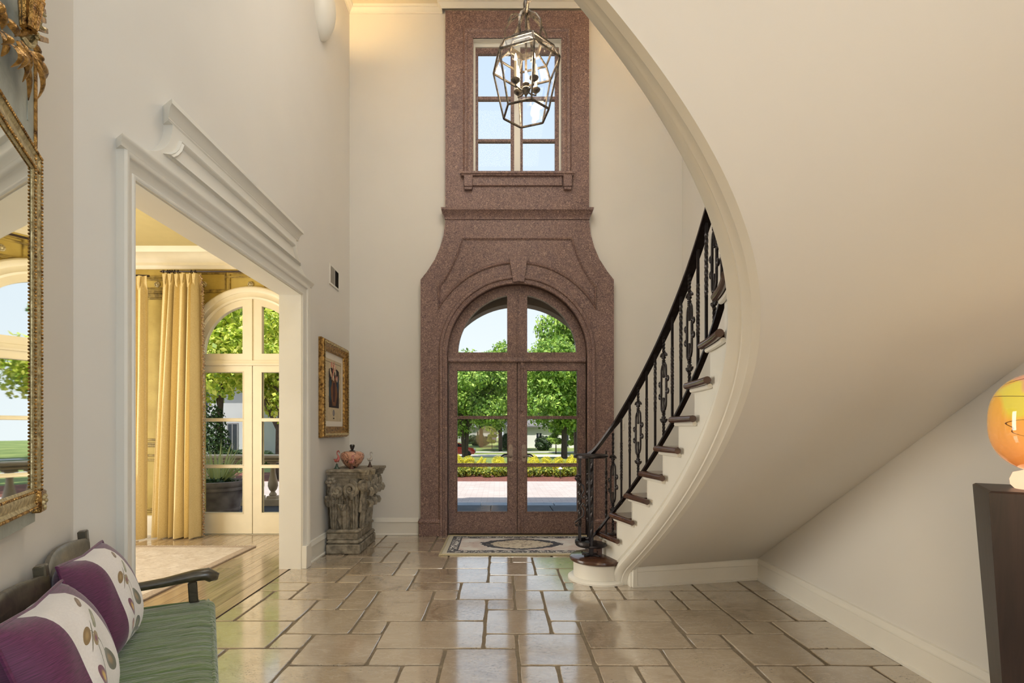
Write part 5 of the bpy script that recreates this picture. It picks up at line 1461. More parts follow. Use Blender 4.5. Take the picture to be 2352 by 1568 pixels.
for e in (-0.06, 0.06): acan(Vector((midx + e * 0.6, fy + 0.0, 0.46)), (xs_ + Vector((0, 0, -0.5 * (1 if e > 0 else -1)))).normalized(), -ys_, 0.045, 0.12, 0.02, 'small_leaf')
mb = MB(); O = Vector((px0 + 0.045, fy - 0.05, 0.70))
for k in range(6):
    a = R(60 * k); mb.ball((O.x + 0.032 * math.cos(a), O.y, O.z + 0.032 * math.sin(a)), 0.024, 8, 6)
mb.ball((O.x, O.y - 0.016, O.z), 0.018, 8, 6); mb.build('rosette', M['stone'], PC)
acan(Vector((px0 + 0.04, fy + 0.0, 0.48)), xs_, -ys_, 0.04, 0.2, -0.01, 'corner_leaf')
acan(Vector((px0 + 0.03, fy - 0.01, 0.46)), xs_, -ys_, 0.05, 0.09, 0.025, 'small_leaf')
for e in (-0.16, 0.0, 0.16): acan(Vector((px1 - 0.045, pcy + e, 0.235)), ys_, xs_, 0.06, 0.26, 0.04)
for e in (-0.235, -0.08, 0.08, 0.235): acan(Vector((px1 - 0.03, pcy + e, 0.40)), ys_, xs_, 0.05, 0.22, 0.045, 'tall_leaf')
for e, s_ in ((-0.235, 1), (-0.1, -1), (0.1, 1), (0.235, -1)): volute(Vector((px1 + 0.035, pcy + e, 0.665)), ys_, xs_, 0.06, s_)
dg = Vector((0.7, -0.7, 0))
acan(Vector((px1 - 0.06, fy + 0.03, 0.40)), Vector((0.7, 0.7, 0)), dg, 0.05, 0.25, 0.045, 'corner_leaf')
volute(Vector((px1 + 0.01, fy - 0.02, 0.675)), Vector((0.7, 0.7, 0)), dg, 0.06, -1)
acan(Vector((px1 + 0.08, pcy - 0.27, 0.72)), Vector((0.7, 0.7, 0)), dg, 0.05, 0.09, 0.025, 'small_leaf')

# ornaments on the pedestal
def m_jar():
    t = NT('inlaid_jar'); o = t.pos('object')
    n = t.noise(o, 9, 3, 0.5, 1.6); v = t.noise(o, 6.5, 2, 0.5, 2.2)
    c = t.mix(t.ramp(n, [(0.35, 0.0), (0.65, 1.0)]), lin((196, 140, 112)), lin((222, 172, 146)))
    c = t.mix(t.ramp(v, [(0.47, 0.0), (0.485, 1.0), (0.505, 1.0), (0.52, 0.0)]), c, lin((30, 26, 28)))
    return t.set(color=c, rough=0.18, Coat_Weight=0.5)
M['jar'] = m_jar(); M['black'] = simple('black_lacquer', (20, 18, 20), 0.12, var=0.2, Coat_Weight=0.6)
ZT = 0.822
J = thing('lidded_jar', 'round peach stone jar with black veins and black lid knob', 'jar', (-1.505, 5.22, ZT))
MB().lathe([(0.001, 0.0), (0.035, 0.0), (0.055, 0.012), (0.09, 0.05), (0.116, 0.095), (0.122, 0.125), (0.112, 0.152), (0.085, 0.168), (0.05, 0.172), (0.001, 0.172)], (-1.505, 5.22, ZT), 32).build('body', M['jar'], J)
MB().lathe([(0.001, 0.17), (0.034, 0.17), (0.03, 0.178), (0.012, 0.182), (0.014, 0.19), (0.024, 0.215), (0.026, 0.232), (0.02, 0.24), (0.001, 0.242)], (-1.505, 5.22, ZT), 20).build('lid_knob', M['black'], J)
def bird(label, c, h, cols, pose):
    T = thing('bird_figurine', label, 'figurine', c, 'bird figurines on the stone pedestal')
    X_, Y_, Z_ = c
    mk = lambda n_, col: simple('%s_%d' % (n_, col[0]), col, 0.3, var=0.2, scale=50)
    MB().lathe([(0.001, 0), (0.032 * pose, 0.0), (0.03 * pose, 0.006), (0.018, 0.016), (0.011, 0.035), (0.008, 0.05), (0.001, 0.055)], c, 14).build('base', mk('figurine_base', cols[1]), T)
    b = MB()
    z = Z_ + 0.045
    b.tube([(X_ - 0.03, Y_, z + 0.048 * h), (X_ - 0.012, Y_, z + 0.03 * h), (X_ + 0.008, Y_, z + 0.034 * h), (X_ + 0.018, Y_, z + 0.055 * h), (X_ + 0.014, Y_, z + 0.075 * h), (X_ + 0.002, Y_, z + 0.092 * h), (X_ + 0.004, Y_, z + 0.112 * h), (X_ + 0.016, Y_, z + 0.118 * h), (X_ + 0.026, Y_, z + 0.108 * h), (X_ + 0.03, Y_, z + 0.094 * h)], [0.003, 0.016, 0.02, 0.014, 0.007, 0.0055, 0.006, 0.0085, 0.005, 0.0015], 8)
    b.build('body', mk('figurine_body', cols[0]), T)
    MB().tube([(X_, Y_, z - 0.02), (X_ - 0.002, Y_, z + 0.03 * h)], 0.0035, 6).build('leg', mk('figurine_body', cols[2]), T)
    return T
bird('small pink flamingo figurine on the near corner of the pedestal', (-1.625, 5.10, ZT), 1.15, ((178, 92, 84), (58, 78, 66), (196, 150, 138)), 1.0)
bird('small white wading bird figurine behind the jar', (-1.36, 5.36, ZT), 0.95, ((190, 184, 176), (66, 46, 36), (84, 62, 54)), 0.9)
bird('small pink bird figurine standing before the jar', (-1.47, 5.075, ZT), 0.75, ((186, 120, 112), (90, 52, 44), (170, 104, 98)), 0.7)

# ------------------------------------------------------------------ dark pedestal with glass vase lamp
a1 = Vector((0.586, 0.81, 0)); a2 = Vector((0.81, -0.586, 0)); F0 = Vector((1.533, 1.60, 0)); PZ = 1.026; PW = 0.31
pcn = F0 + a1 * PW / 2 + a2 * PW / 2
PD = thing('display_pedestal', 'tall dark wooden pedestal tapering towards the floor at the frame edge', 'pedestal', tuple(pcn))
def sqr(hw, z): return [tuple(pcn + a1 * hw * i + a2 * hw * j + Vector((0, 0, z))) for i, j in ((-1, -1), (1, -1), (1, 1), (-1, 1))]
ringsolid(MB(), [sqr(PW / 2 - 0.062, 0.0), sqr(PW / 2 - 0.001, PZ - 0.006), sqr(PW / 2 - 0.006, PZ - 0.002)]).build('column', M['blackwood'], PD, angle=30)
ringsolid(MB(), [sqr(PW / 2 - 0.006, PZ - 0.002), sqr(PW / 2 - 0.008, PZ)]).build('top', M['blackwood'], PD, angle=30)
def m_vase():
    t = NT('art_glass'); o = t.pos('object')
    sep = t.new('SeparateXYZ'); t.link(o, sep.inputs[0])
    b = t.ramp(t.math('MULTIPLY', sep.outputs[2], 2.6), [(0.0, lin((240, 130, 60))), (0.45, lin((232, 160, 84))), (0.8, lin((222, 164, 50)))])
    v = t.new('TexVoronoi'); v.inputs['Scale'].default_value = 7; t.link(o, v.inputs['Vector'])
    patch = t.ramp(t.noise(o, 5, 1), [(0.5, 0.0), (0.53, 1.0)])
    c = t.mix(patch, b, lin((214, 196, 74)))
    patch2 = t.ramp(t.noise(t.mapping(o, (1, 1, 1), (0, 0, 0), (3, 5, 1)), 5, 1), [(0.56, 0.0), (0.58, 1.0)])
    c = t.mix(patch2, c, lin((214, 150, 116)))
    e = t.math('LESS_THAN', v.outputs['Distance'], 0.16); e2 = t.math('LESS_THAN', v.outputs['Distance'], 0.11)
    c = t.mix(e, c, lin((214, 128, 60))); c = t.mix(e2, c, lin((244, 204, 160)))
    wv = t.noise(t.mapping(o, (1, 1, 4)), 2.6, 0, 0.5, 1.2)
    c = t.mix(t.ramp(wv, [(0.488, 0.0), (0.496, 1.0), (0.504, 1.0), (0.512, 0.0)]), c, lin((70, 24, 20)))
    st = t.noise(t.mapping(o, (4, 4, 1.5), (0.6, 0.3, 0)), 2.0, 0)
    c = t.mix(t.ramp(st, [(0.63, 0.0), (0.64, 1.0)]), c, lin((150, 40, 26)))
    return t.set(color=c, rough=0.06, Emission_Color=c, Emission_Strength=0.3, Coat_Weight=0.8)
M['vase'] = m_vase()
VZ = PZ
VS = thing('glass_vase_lamp', 'glowing amber art glass vase with coloured patches on the dark pedestal', 'lamp', (pcn.x, pcn.y, VZ))
prof = [(0.001, 0.055)] + [(0.136 * (1 - abs(2 * t - 1) ** 2.5) ** 0.5 if 0 < t < 1 else 0.03, 0.052 + 0.33 * t) for t in [0.015 + 0.97 * i / 24 for i in range(25)]] + [(0.001, 0.378)]
MB().lathe(prof, (pcn.x, pcn.y, VZ), 48).build('globe', M['vase'], VS, angle=80)
M['vasefoot'] = m_emit('glowing_foot', (1.0, 0.56, 0.34), 0.9)
MB().lathe([(0.001, 0.0), (0.07, 0.0), (0.08, 0.012), (0.082, 0.03), (0.074, 0.052), (0.05, 0.06), (0.001, 0.062)], (pcn.x, pcn.y, VZ), 32).build('foot', M['vasefoot'], VS)
lamp('vase_light', 'POINT', (pcn.x - 0.06, pcn.y - 0.26, VZ + 0.12), 1.2, (1.0, 0.72, 0.4), 0.1)
# ------------------------------------------------------------------ outside: ground
def brickmat(name, c1, c2, cm, sx, sy, rough=0.8):
    t = NT(name); p = t.pos()
    b = t.new('TexBrick'); t.link(t.mapping(p, (1 / sx, 1 / sx, 1)), b.inputs['Vector'])
    b.inputs['Color1'].default_value = (*lin(c1), 1); b.inputs['Color2'].default_value = (*lin(c2), 1); b.inputs['Mortar'].default_value = (*lin(cm), 1)
    b.inputs['Scale'].default_value = 1.0; b.inputs['Brick Width'].default_value = 1.0; b.inputs['Row Height'].default_value = sy / sx; b.inputs['Mortar Size'].default_value = 0.02
    nz = t.noise(p, 1.5, 4)
    c = t.mix(t.ramp(nz, [(0.3, 0.25), (0.7, 0.0)]), b.outputs['Color'], lin((150, 132, 124)))
    return t.set(color=c, rough=rough)
M['paver'] = brickmat('drive_pavers', (190, 176, 172), (176, 162, 158), (150, 138, 134), 0.22, 0.11)
M['slate'] = simple('slate', (58, 62, 70), 0.8, var=0.3, scale=4, bump=0.15, bscale=12)
M['mulch'] = simple('mulch', (126, 72, 58), 0.95, var=0.6, scale=30, bump=0.8, bscale=40, dark=(60, 32, 26))
M['asphalt'] = simple('road', (196, 190, 184), 0.9, var=0.1, scale=2)
def m_grass():
    t = NT('lawn'); p = t.pos(); a = t.noise(p, 0.35, 4); b = t.noise(p, 30, 3)
    c = t.ramp(a, [(0.35, lin((92, 112, 48))), (0.65, lin((140, 150, 82)))])
    c = t.mix(t.ramp(b, [(0.4, 0.5), (0.6, 0.0)]), c, lin((62, 82, 34)))
    return t.set(color=c, rough=0.95)
M['grass'] = m_grass()
def gz(d):
    return interp(d, [0, 8.6, 15, 35, 56, 72, 200], [-0.03, -0.05, -0.06, -1.0, -1.75, -1.6, -1.5])
def strip_ground(name, d0, d1, mt, x0=-60, x1=60, n=1, dz=0.0):
    mb = MB(); ds_ = [d0 + (d1 - d0) * k / n for k in range(n + 1)]
    vs = []
    for d in ds_: vs += [(x0, d, gz(d) + dz), (x1, d, gz(d) + dz)]
    for k in range(n): mb.add(vs[2 * k:2 * k + 4], [(0, 1, 3, 2)])
    return struct(name, mb, M[mt], fix=False, smooth=False)
strip_ground('ground_porch', 6.1, 8.62, 'mulch', -9, 9, 1, -0.03)
PO = bpy.data.objects['ground_porch']
rs_ = random.Random(4)
for (ya, yb3) in ((6.18, 6.9), (6.9, 7.6), (7.6, 8.3)):
    x = -7.5 + rs_.random() * 0.5
    while x < 3.2:
        wd = rs_.uniform(0.6, 1.1)
        MB().box(x + 0.006, x + wd - 0.006, ya + 0.006, yb3 - 0.006, -0.06, -0.022 + rs_.uniform(-.002, .002), 0.005).build('slate_slab', M['slate'], PO)
        x += wd
M['kerb'] = simple('bluestone_edge', (128, 138, 150), 0.7, var=0.15, scale=5)
x = -7.5
while x < 3.2:
    MB().box(x + 0.005, x + 1.195, 8.3, 8.62, -0.08, -0.018, 0.008).build('edge_stone', M['kerb'], PO); x += 1.2
strip_ground('ground_drive', 8.62, 12.45, 'paver', -14, 14)
strip_ground('ground_bed', 12.45, 15.2, 'mulch', -14, 14)
strip_ground('ground_lawn', 15.2, 52, 'grass', -80, 80, 12)
strip_ground('ground_road', 52, 59, 'asphalt', -120, 120, 2)
strip_ground('ground_far_lawn', 59, 160, 'grass', -160, 160, 6)
strip_ground('ground_path', 62.5, 65, 'asphalt', -20, 60, 1, 0.03)
strip_ground('ground_side_road', 24, 31, 'asphalt', -60, -7.0, 3, 0.03)

# ------------------------------------------------------------------ foliage
def m_leaf(name, c1, c2, c3):
    t = NT(name); p = t.pos(); g = t.new('NewGeometry')
    r_ = g.outputs['Random Per Island']
    c = t.ramp(r_, [(0.0, lin(c1)), (0.5, lin(c2)), (1.0, lin(c3))])
    df = t.new('BsdfTranslucent'); mx = t.new('MixShader'); mx.inputs[0].default_value = 0.36
    t.link(c, df.inputs[0]); t.set(color=c, rough=0.5)
    t.link(t.b.outputs[0], mx.inputs[1]); t.link(df.outputs[0], mx.inputs[2]); t.link(mx.outputs[0], t.out.inputs[0])
    return t.m
M['leaf_oak'] = m_leaf('leaf_oak', (76, 112, 36), (134, 172, 62), (194, 214, 106))
M['leaf_lime'] = m_leaf('leaf_lime', (112, 144, 32), (184, 200, 60), (228, 228, 110))
M['leaf_dark'] = m_leaf('leaf_dark', (28, 48, 22), (46, 74, 32), (78, 108, 46))
M['leaf_gold'] = m_leaf('leaf_gold', (186, 180, 24), (226, 214, 40), (240, 230, 84))
M['leaf_mix'] = m_leaf('leaf_mix', (62, 86, 28), (132, 150, 44), (206, 190, 70))
M['bark'] = simple('bark', (74, 62, 52), 0.9, var=0.4, scale=10, bump=0.5, bscale=20)
def leafcloud(blobs, nleaf, size, seed, shell=0.75, aspect=0.62):
    rl = random.Random(seed); mb = MB(); vol = [b[1] ** 2 for b in blobs]; tot = sum(vol)
    for (c, r_, sz), v in zip(blobs, vol):
        for k in range(int(nleaf * v / tot)):
            while True:
                d = Vector((rl.gauss(0, 1), rl.gauss(0, 1), rl.gauss(0, 1)))
                if d.length > 1e-3: break
            d.normalize(); q = r_ * (shell + (1 - shell) * rl.random() ** 0.6) * (0.82 + 0.18 * math.sin(7 * d.x + 5 * d.y + 6 * d.z + seed))
            p = Vector(c) + Vector((d.x * q, d.y * q, d.z * q * sz))
            nn = (d + Vector((rl.gauss(0, .6), rl.gauss(0, .6), rl.gauss(0, .6) + 0.4))).normalized()
            a = nn.orthogonal().normalized(); a = (Matrix.Rotation(rl.uniform(0, 6.28), 3, nn) @ a); b = nn.cross(a)
            s = size * rl.uniform(0.65, 1.3)
            mb.add([p - a * s, p + b * s * aspect, p + a * s + nn * s * 0.2, p - b * s * aspect], [(0, 1, 2, 3)])
    return mb
def tree(name, label, loc, crown_c, crown_r, nblob, nleaf, size, leafmat, trunk_r, seed, group, sz=0.8, stems=1, spread=1.0):
    rl = random.Random(seed); T = thing(name, label, 'tree', loc, group); L = Vector(loc); cc = L + Vector(crown_c)
    blobs = []
    for k in range(nblob):
        while True:
            d = Vector((rl.uniform(-1, 1), rl.uniform(-1, 1), rl.uniform(-1, 1)))
            if d.length < 1: break
        blobs.append((cc + Vector((d.x * crown_r * spread, d.y * crown_r * spread, d.z * crown_r * sz)) * 0.72, crown_r * rl.uniform(0.24, 0.40), 0.8))
    leafcloud(blobs, nleaf, size, seed, 0.55).build('crown', M[leafmat], T, fix=False, smooth=False)
    for s_ in range(stems):
        off = Vector((rl.uniform(-.3, .3), rl.uniform(-.3, .3), 0)) * (trunk_r * 6 if stems > 1 else 0)
        tr = MB().tube([L + off * 0.3, L + off + Vector((0, 0, crown_c[2] * 0.4)), cc + off * 1.5 - Vector((0, 0, crown_r * sz * 0.35)), cc + off * 2], [trunk_r * 1.3, trunk_r, trunk_r * 0.7, trunk_r * 0.2], 10).build('trunk', M['bark'], T)
        for k in range(5):
            b = blobs[rl.randrange(len(blobs))][0]; st_ = L + off + Vector((0, 0, crown_c[2] * rl.uniform(0.4, 0.8)))
            MB().tube([st_, (st_ + b) / 2 + Vector((0, 0, 0.1 * crown_r)), b], [trunk_r * 0.5, trunk_r * 0.35, trunk_r * 0.1], 7).build('branch', M['bark'], tr)
    return T
def at(px, d): return (px - CX) * d / F
G1 = 'street trees beyond the front door'
t1 = tree('leafy_tree', 'green tree behind the red car, left of the front door glass', (at(1068, 50), 50, gz(50)), (0, 0, 6.4), 5.0, 34, 26000, 0.155, 'leaf_oak', 0.16, 3, G1, 0.98, 3)
t2 = tree('leafy_tree', 'bright green tree filling the right leaf of the front door', (at(1296, 44), 44, gz(44)), (0, 0, 6.6), 5.2, 36, 28000, 0.155, 'leaf_oak', 0.22, 8, G1, 0.95, 1)
def tcopy(src, label, px, d, sc, rz):
    c = copy_tree(src, None, (at(px, d), d, gz(d)), rz, sc); c['label'] = label; return c
tcopy(t1, 'dark trunked tree behind the left leaf of the front door', 1150, 66, (1.1, 1.1, 1.25), 1.2)
tcopy(t2, 'far tree showing through the upper left arch pane', 1105, 78, (1.2, 1.2, 1.42), 2.0)
tcopy(t1, 'far tree in the middle behind the meeting door leaves', 1162, 108, (1.6, 1.6, 2.0), 3.0)
tcopy(t2, 'far tree showing low in the upper right arch pane', 1236, 93, (1.3, 1.3, 1.72), 4.0)
tcopy(t1, 'tall tree at the right edge of the upper right arch pane', 1325, 56, (1.15, 1.15, 1.85), 5.0)
tcopy(t2, 'far tree at the left edge of the left door leaf', 1000, 92, (1.4, 1.4, 1.5), 0.7)
tcopy(t1, 'far tree beside the railing behind the right door leaf', 1420, 66, (1.1, 1.1, 1.25), 2.6)
G2 = 'trees outside the dining room doors'
t3 = tree('leafy_tree', 'lime green tree outside the dining room doors', (at(640, 13), 13, gz(13)), (-0.6, 0, 3.2), 2.1, 30, 14000, 0.068, 'leaf_lime', 0.07, 14, G2, 0.95, 1, 1.15)
t4 = copy_tree(t3, None, (at(505, 17), 17, gz(15)), 2.2, (1.35, 1.35, 1.4)); t4['label'] = 'lime green tree behind the left pane of the dining doors'
t5 = copy_tree(t1, None, (at(600, 54), 54, gz(54)), 1.0, 1.8); t5['label'] = 'darker tree far behind the dining room doors'
t6 = copy_tree(t2, None, (at(480, 76), 76, gz(76)), 1.7, 2.3); t6['label'] = 'large far tree at the left of the dining doors'

# golden clipped shrubs, low flowers in the bed
def shrub_mesh(name, mt, r_, h, n, size, seed, bl=5):
    rl = random.Random(seed)
    blobs = [((rl.uniform(-.25, .25) * r_, rl.uniform(-.25, .25) * r_, h * 0.48), r_, h * 0.55 / r_)]
    mb = leafcloud(blobs, n, size, seed, 0.8)
    mb.v = [(x, y, max(0.0, z)) for x, y, z in mb.v]
    o = mb.build(name, M[mt], None, (0, 0, 0), fix=False, smooth=False); return o
def spread_copies(src, items, cat, group):
    for k, (loc, sc, lab) in enumerate(items):
        o = src if k == 0 else src.copy()
        if k: C.objects.link(o)
        o.location = loc; o.scale = (sc,) * 3 if isinstance(sc, (int, float)) else sc; o.rotation_euler = (0, 0, k * 1.3)
        tag(o, lab, cat, group)
gs = shrub_mesh('golden_shrub', 'leaf_gold', 0.25, 0.53, 6000, 0.0125, 2)
it = []
NTH = ('first', 'second', 'third', 'fourth')
for k, px in enumerate((1047, 1079, 1111, 1145, 1221, 1254, 1288, 1320)):
    it.append(((at(px, 14.3), 14.3 + 0.1 * (k % 3), -0.06), (0.9 + 0.05 * math.sin(k * 2.1), 0.9, 1.0 + 0.07 * math.cos(k * 1.7)), 'golden clipped shrub, %s from the left in the %s door leaf' % (NTH[k % 4], 'left' if k < 4 else 'right')))
spread_copies(gs, it, 'shrub', 'golden shrubs in a row')
fl = shrub_mesh('bedding_plant', 'leaf_mix', 0.17, 0.27, 700, 0.026, 6)
it = []
NTH = NTH + ('fifth', 'sixth')
for k, px in enumerate((1054, 1076, 1097, 1118, 1139, 1160, 1216, 1237, 1258, 1279, 1300, 1320)):
    it.append(((at(px, 13.6), 13.6 + 0.13 * ((k * 7) % 3), -0.06), 1.0 + 0.12 * math.sin(k * 3.3), 'low leafy bedding plant, %s from the left in the %s door leaf' % (NTH[k % 6], 'left' if k < 6 else 'right')))
spread_copies(fl, it, 'plant', 'bedding plants along the drive')
go = MB(); rl = random.Random(8); gx0 = at(1328, 13.2)
for k in range(160):
    a = rl.uniform(0, 6.28); b = rl.uniform(0.05, 0.28); h = rl.uniform(0.2, 0.42)
    p0 = Vector((gx0 + rl.uniform(-.03, .03), 13.2 + rl.uniform(-.03, .03), -0.06)); p1 = p0 + Vector((b * 0.4 * math.cos(a), b * 0.4 * math.sin(a), h * 0.7)); p2 = p0 + Vector((b * math.cos(a), b * math.sin(a), h))
    wv = Vector((-math.sin(a), math.cos(a), 0)) * 0.008
    go.add([p0 - wv, p0 + wv, p1 + wv, p1 - wv, p2], [(0, 1, 2, 3), (3, 2, 4)])
tag(go.build('grass_clump', M['leaf_lime'], fix=False), 'bright green grass tuft at the right end of the bed', 'plant')
PL = thing('path_light', 'small garden path light among the bedding plants', 'lamp', (at(1287, 13.2), 13.2, -0.06))
lx = at(1287, 13.2)
MB().tube([(lx, 13.2, -0.06), (lx, 13.2, 0.2)], 0.01, 8).build('stake', M['black'], PL)
MB().lathe([(0.001, 0.26), (0.02, 0.25), (0.06, 0.215), (0.06, 0.205), (0.012, 0.2)], (lx, 13.2, -0.02), 14).build('shade', M['trim'], PL)
# boxed hedges, topiaries
hd = shrub_mesh('clipped_hedge', 'leaf_dark', 1.0, 1.9, 5000, 0.07, 17)
spread_copies(hd, [((at(1248, 68), 68, gz(68)), (1.25, 1.0, 1.05), 'dark clipped hedge before the far white house'), ((at(1165, 70), 70, gz(70)), (0.8, 0.8, 1.2), 'dark shrub beside the trunk behind the left door leaf'),
                  ((at(1100, 86), 86, gz(86)), (2.6, 1.0, 1.0), 'dark far hedge behind the parked red car'),
                  ((at(610, 22), 22, gz(22)), (0.42, 0.42, 0.36), 'round dark shrub behind the stone balustrade'), ((at(640, 23), 23, gz(23)), (0.36, 0.36, 0.32), 'smaller round shrub at the edge of the dining door pane'),
                  ((at(535, 24), 24, gz(24)), (0.9, 0.5, 0.4), 'low dark hedge behind the spiky planter')], 'shrub', 'dark clipped shrubs outside')
cone = MB(); rl = random.Random(33); bl = []
for k in range(7): bl.append(((0, 0, 0.35 + 0.22 * k), 0.58 * (1 - 0.085 * k), 0.8))
cn = leafcloud(bl, 5200, 0.035, 33, 0.85).build('topiary_shrub', M['leaf_dark'], None, (0, 0, 0), fix=False, smooth=False)
cn.location = (at(490, 12.6), 12.6, -0.06); tag(cn, 'tall rounded evergreen shrub behind the spiky planter', 'shrub')
TP = tree('topiary_tree', 'young pointed tree on the lawn before the far house', (at(1277, 60), 60, gz(60)), (0, 0, 2.3), 1.35, 14, 3600, 0.12, 'leaf_oak', 0.06, 41, 'small ornamental trees on the far lawn', 1.15, 1)
q = copy_tree(TP, None, (at(1130, 72), 72, gz(72)), 1.0, 0.7); q['label'] = 'small round tree beyond the road behind the left leaf'
q = copy_tree(TP, None, (at(1322, 58), 58, gz(58)), 2.0, 0.95); q['label'] = 'small bright tree at the right edge of the front door glass'

# ------------------------------------------------------------------ houses across the road
M['hwhite'] = simple('house_white', (226, 222, 218), 0.85, var=0.05, scale=0.6); M['hgrey'] = simple('house_grey', (168, 166, 168), 0.85, var=0.1, scale=0.5)
M['hroof'] = simple('house_roof', (120, 116, 118), 0.9, var=0.2, scale=1.2); M['hdark'] = simple('house_glass', (34, 38, 44), 0.15, var=0.2)
def house(name, label, x0, x1, d, h, wallmat, wins, dep=8.0, roofh=2.4, fm='hwhite'):
    z0 = gz(d) - 0.1; T = thing(name, label, 'house', ((x0 + x1) / 2, d, z0))
    w_ = MB().box(x0, x1, d, d + dep, z0, z0 + h).build('wall', M[wallmat], T)
    rm = MB(); e = 0.6; xm = (x1 - x0) * 0.15
    rm.add([(x0 - e, d - e, z0 + h), (x1 + e, d - e, z0 + h), (x1 + e, d + dep + e, z0 + h), (x0 - e, d + dep + e, z0 + h), (x0 + xm, d + dep / 2, z0 + h + roofh), (x1 - xm, d + dep / 2, z0 + h + roofh), (x0 - e, d - e, z0 + h - 0.2), (x1 + e, d - e, z0 + h - 0.2)],
           [(0, 1, 5, 4), (1, 2, 5), (2, 3, 4, 5), (3, 0, 4), (0, 6, 7, 1)])
    rm.build('roof', M['hroof'], T)
    for (a, b, c0, c1) in wins:
        f = MB().box(a - 0.08, b + 0.08, d - 0.06, d + 0.02, z0 + c0 - 0.08, z0 + c1 + 0.08).build('window_frame', M[fm], T)
        MB().box(a, b, d - 0.07, d - 0.05, z0 + c0, z0 + c1).build('pane', M['hdark'], f)
        MB().box((a + b) / 2 - 0.03, (a + b) / 2 + 0.03, d - 0.09, d - 0.05, z0 + c0, z0 + c1).build('mullion', M[fm], f)
    return T
d = 76
house('house', 'white single storey house seen through the right door leaf', at(1158, d), at(1420, d), d, 3.4, 'hwhite', [(at(1296, d), at(1306, d), 0.3, 2.5), (at(1232, d), at(1244, d), 1.0, 2.3), (at(1176, d), at(1186, d), 1.0, 2.4), (at(1340, d), at(1352, d), 0.9, 2.4)])
d = 110
house('house', 'far pale house behind the trees at the left door leaf', at(1020, d), at(1140, d), d, 3.4, 'hgrey', [(at(1060, d), at(1070, d), 0.9, 2.4), (at(1095, d), at(1105, d), 0.9, 2.4)])
d = 34
house('house', 'grey stucco house behind the dining room garden', at(300, d), at(560, d), d, 5.4, 'hgrey', [(at(525, d), at(545, d), 0.4, 2.6), (at(468, d), at(478, d), 3.6, 4.8)], fm='hroof')
d = 60
house('house', 'white far house at the right of the dining doors', at(590, d), at(690, d), d, 4.0, 'hwhite', [(at(620, d), at(628, d), 0.5, 2.8), (at(640, d), at(646, d), 0.5, 2.8)])

# ------------------------------------------------------------------ red car parked at the road
M['carred'] = simple('car_red', (206, 36, 32), 0.2, var=0.05, Coat_Weight=0.8); M['tyre'] = simple('tyre', (24, 24, 26), 0.8); M['light'] = simple('headlamp', (220, 220, 215), 0.15)
cd_ = 55.0; cx0 = at(1049, cd_); cz0 = gz(cd_)
CA = thing('car', 'red hatchback car parked on the road', 'car', (cx0, cd_, cz0))
# the car stands nose towards +x; side outline extruded across its width with tumblehome
side = [(-2.0, 0.35), (-2.05, 0.75), (-1.9, 1.0), (-1.35, 1.05), (-0.75, 1.42), (0.25, 1.46), (0.95, 1.06), (1.7, 0.92), (1.98, 0.72), (2.02, 0.4), (1.9, 0.28), (-1.9, 0.28)]
mb = MB(); nS = len(side); ring = []
for y, k in ((-0.86, 0.9), (-0.88, 0.97), (-0.7, 1.0), (0.7, 1.0), (0.88, 0.97), (0.86, 0.9)):
    for (x, z) in side:
        tum = 0.16 if z > 1.1 else 0.0
        ring.append((cx0 + x * (1 if abs(y) < 0.8 else k ** 0.3), cd_ + (y - math.copysign(tum, y)), cz0 + 0.3 + (z - 0.3) * (1 if abs(y) < 0.8 else k)))
fs = [(r * nS + i, r * nS + (i + 1) % nS, (r + 1) * nS + (i + 1) % nS, (r + 1) * nS + i) for r in range(5) for i in range(nS)]
mb.add(ring, fs + [tuple(range(nS)), tuple(5 * nS + i for i in range(nS))]).build('body', M['carred'], CA, angle=25)
MB().add([(cx0 + x, cd_ - y, cz0 + z) for x, y, z in ((-1.15, 0.80, 1.06), (0.82, 0.80, 1.06), (0.22, 0.70, 1.38), (-0.7, 0.70, 1.36), (-1.15, 0.84, 1.05), (0.82, 0.84, 1.05), (0.22, 0.735, 1.38), (-0.7, 0.735, 1.36))], [(0, 1, 2, 3), (4, 7, 6, 5), (0, 4, 5, 1), (1, 5, 6, 2), (2, 6, 7, 3), (3, 7, 4, 0)]).build('side_window', M['hdark'], CA)
MB().add([(cx0 + x, cd_ + y, cz0 + z) for x, y, z in ((0.98, -0.68, 1.07), (0.98, 0.68, 1.07), (0.34, 0.56, 1.45), (0.34, -0.56, 1.45), (0.95, -0.68, 1.05), (0.95, 0.68, 1.05), (0.31, 0.56, 1.43), (0.31, -0.56, 1.43))], [(0, 1, 2, 3), (4, 7, 6, 5), (0, 4, 5, 1), (1, 5, 6, 2), (2, 6, 7, 3), (3, 7, 4, 0)]).build('windscreen', M['hdark'], CA)
for x in (-1.25, 1.25):
    for y in (-0.82, 0.82):
        MB().lathe([(0.001, -0.1), (0.2, -0.1), (0.32, -0.08), (0.33, 0), (0.32, 0.08), (0.2, 0.1), (0.001, 0.1)], (cx0 + x, cd_ + y, cz0 + 0.32), 18, axis='Y').build('wheel', M['tyre'], CA)
for y in (-0.62, 0.62): MB().ball((cx0 + 1.93, cd_ + y, cz0 + 0.76), 0.14, 10, 6, 0.6).build('headlamp', M['light'], CA)
MB().box(cx0 + 1.9, cx0 + 2.05, cd_ - 0.5, cd_ + 0.5, cz0 + 0.42, cz0 + 0.62, 0.02).build('grille', M['hdark'], CA)

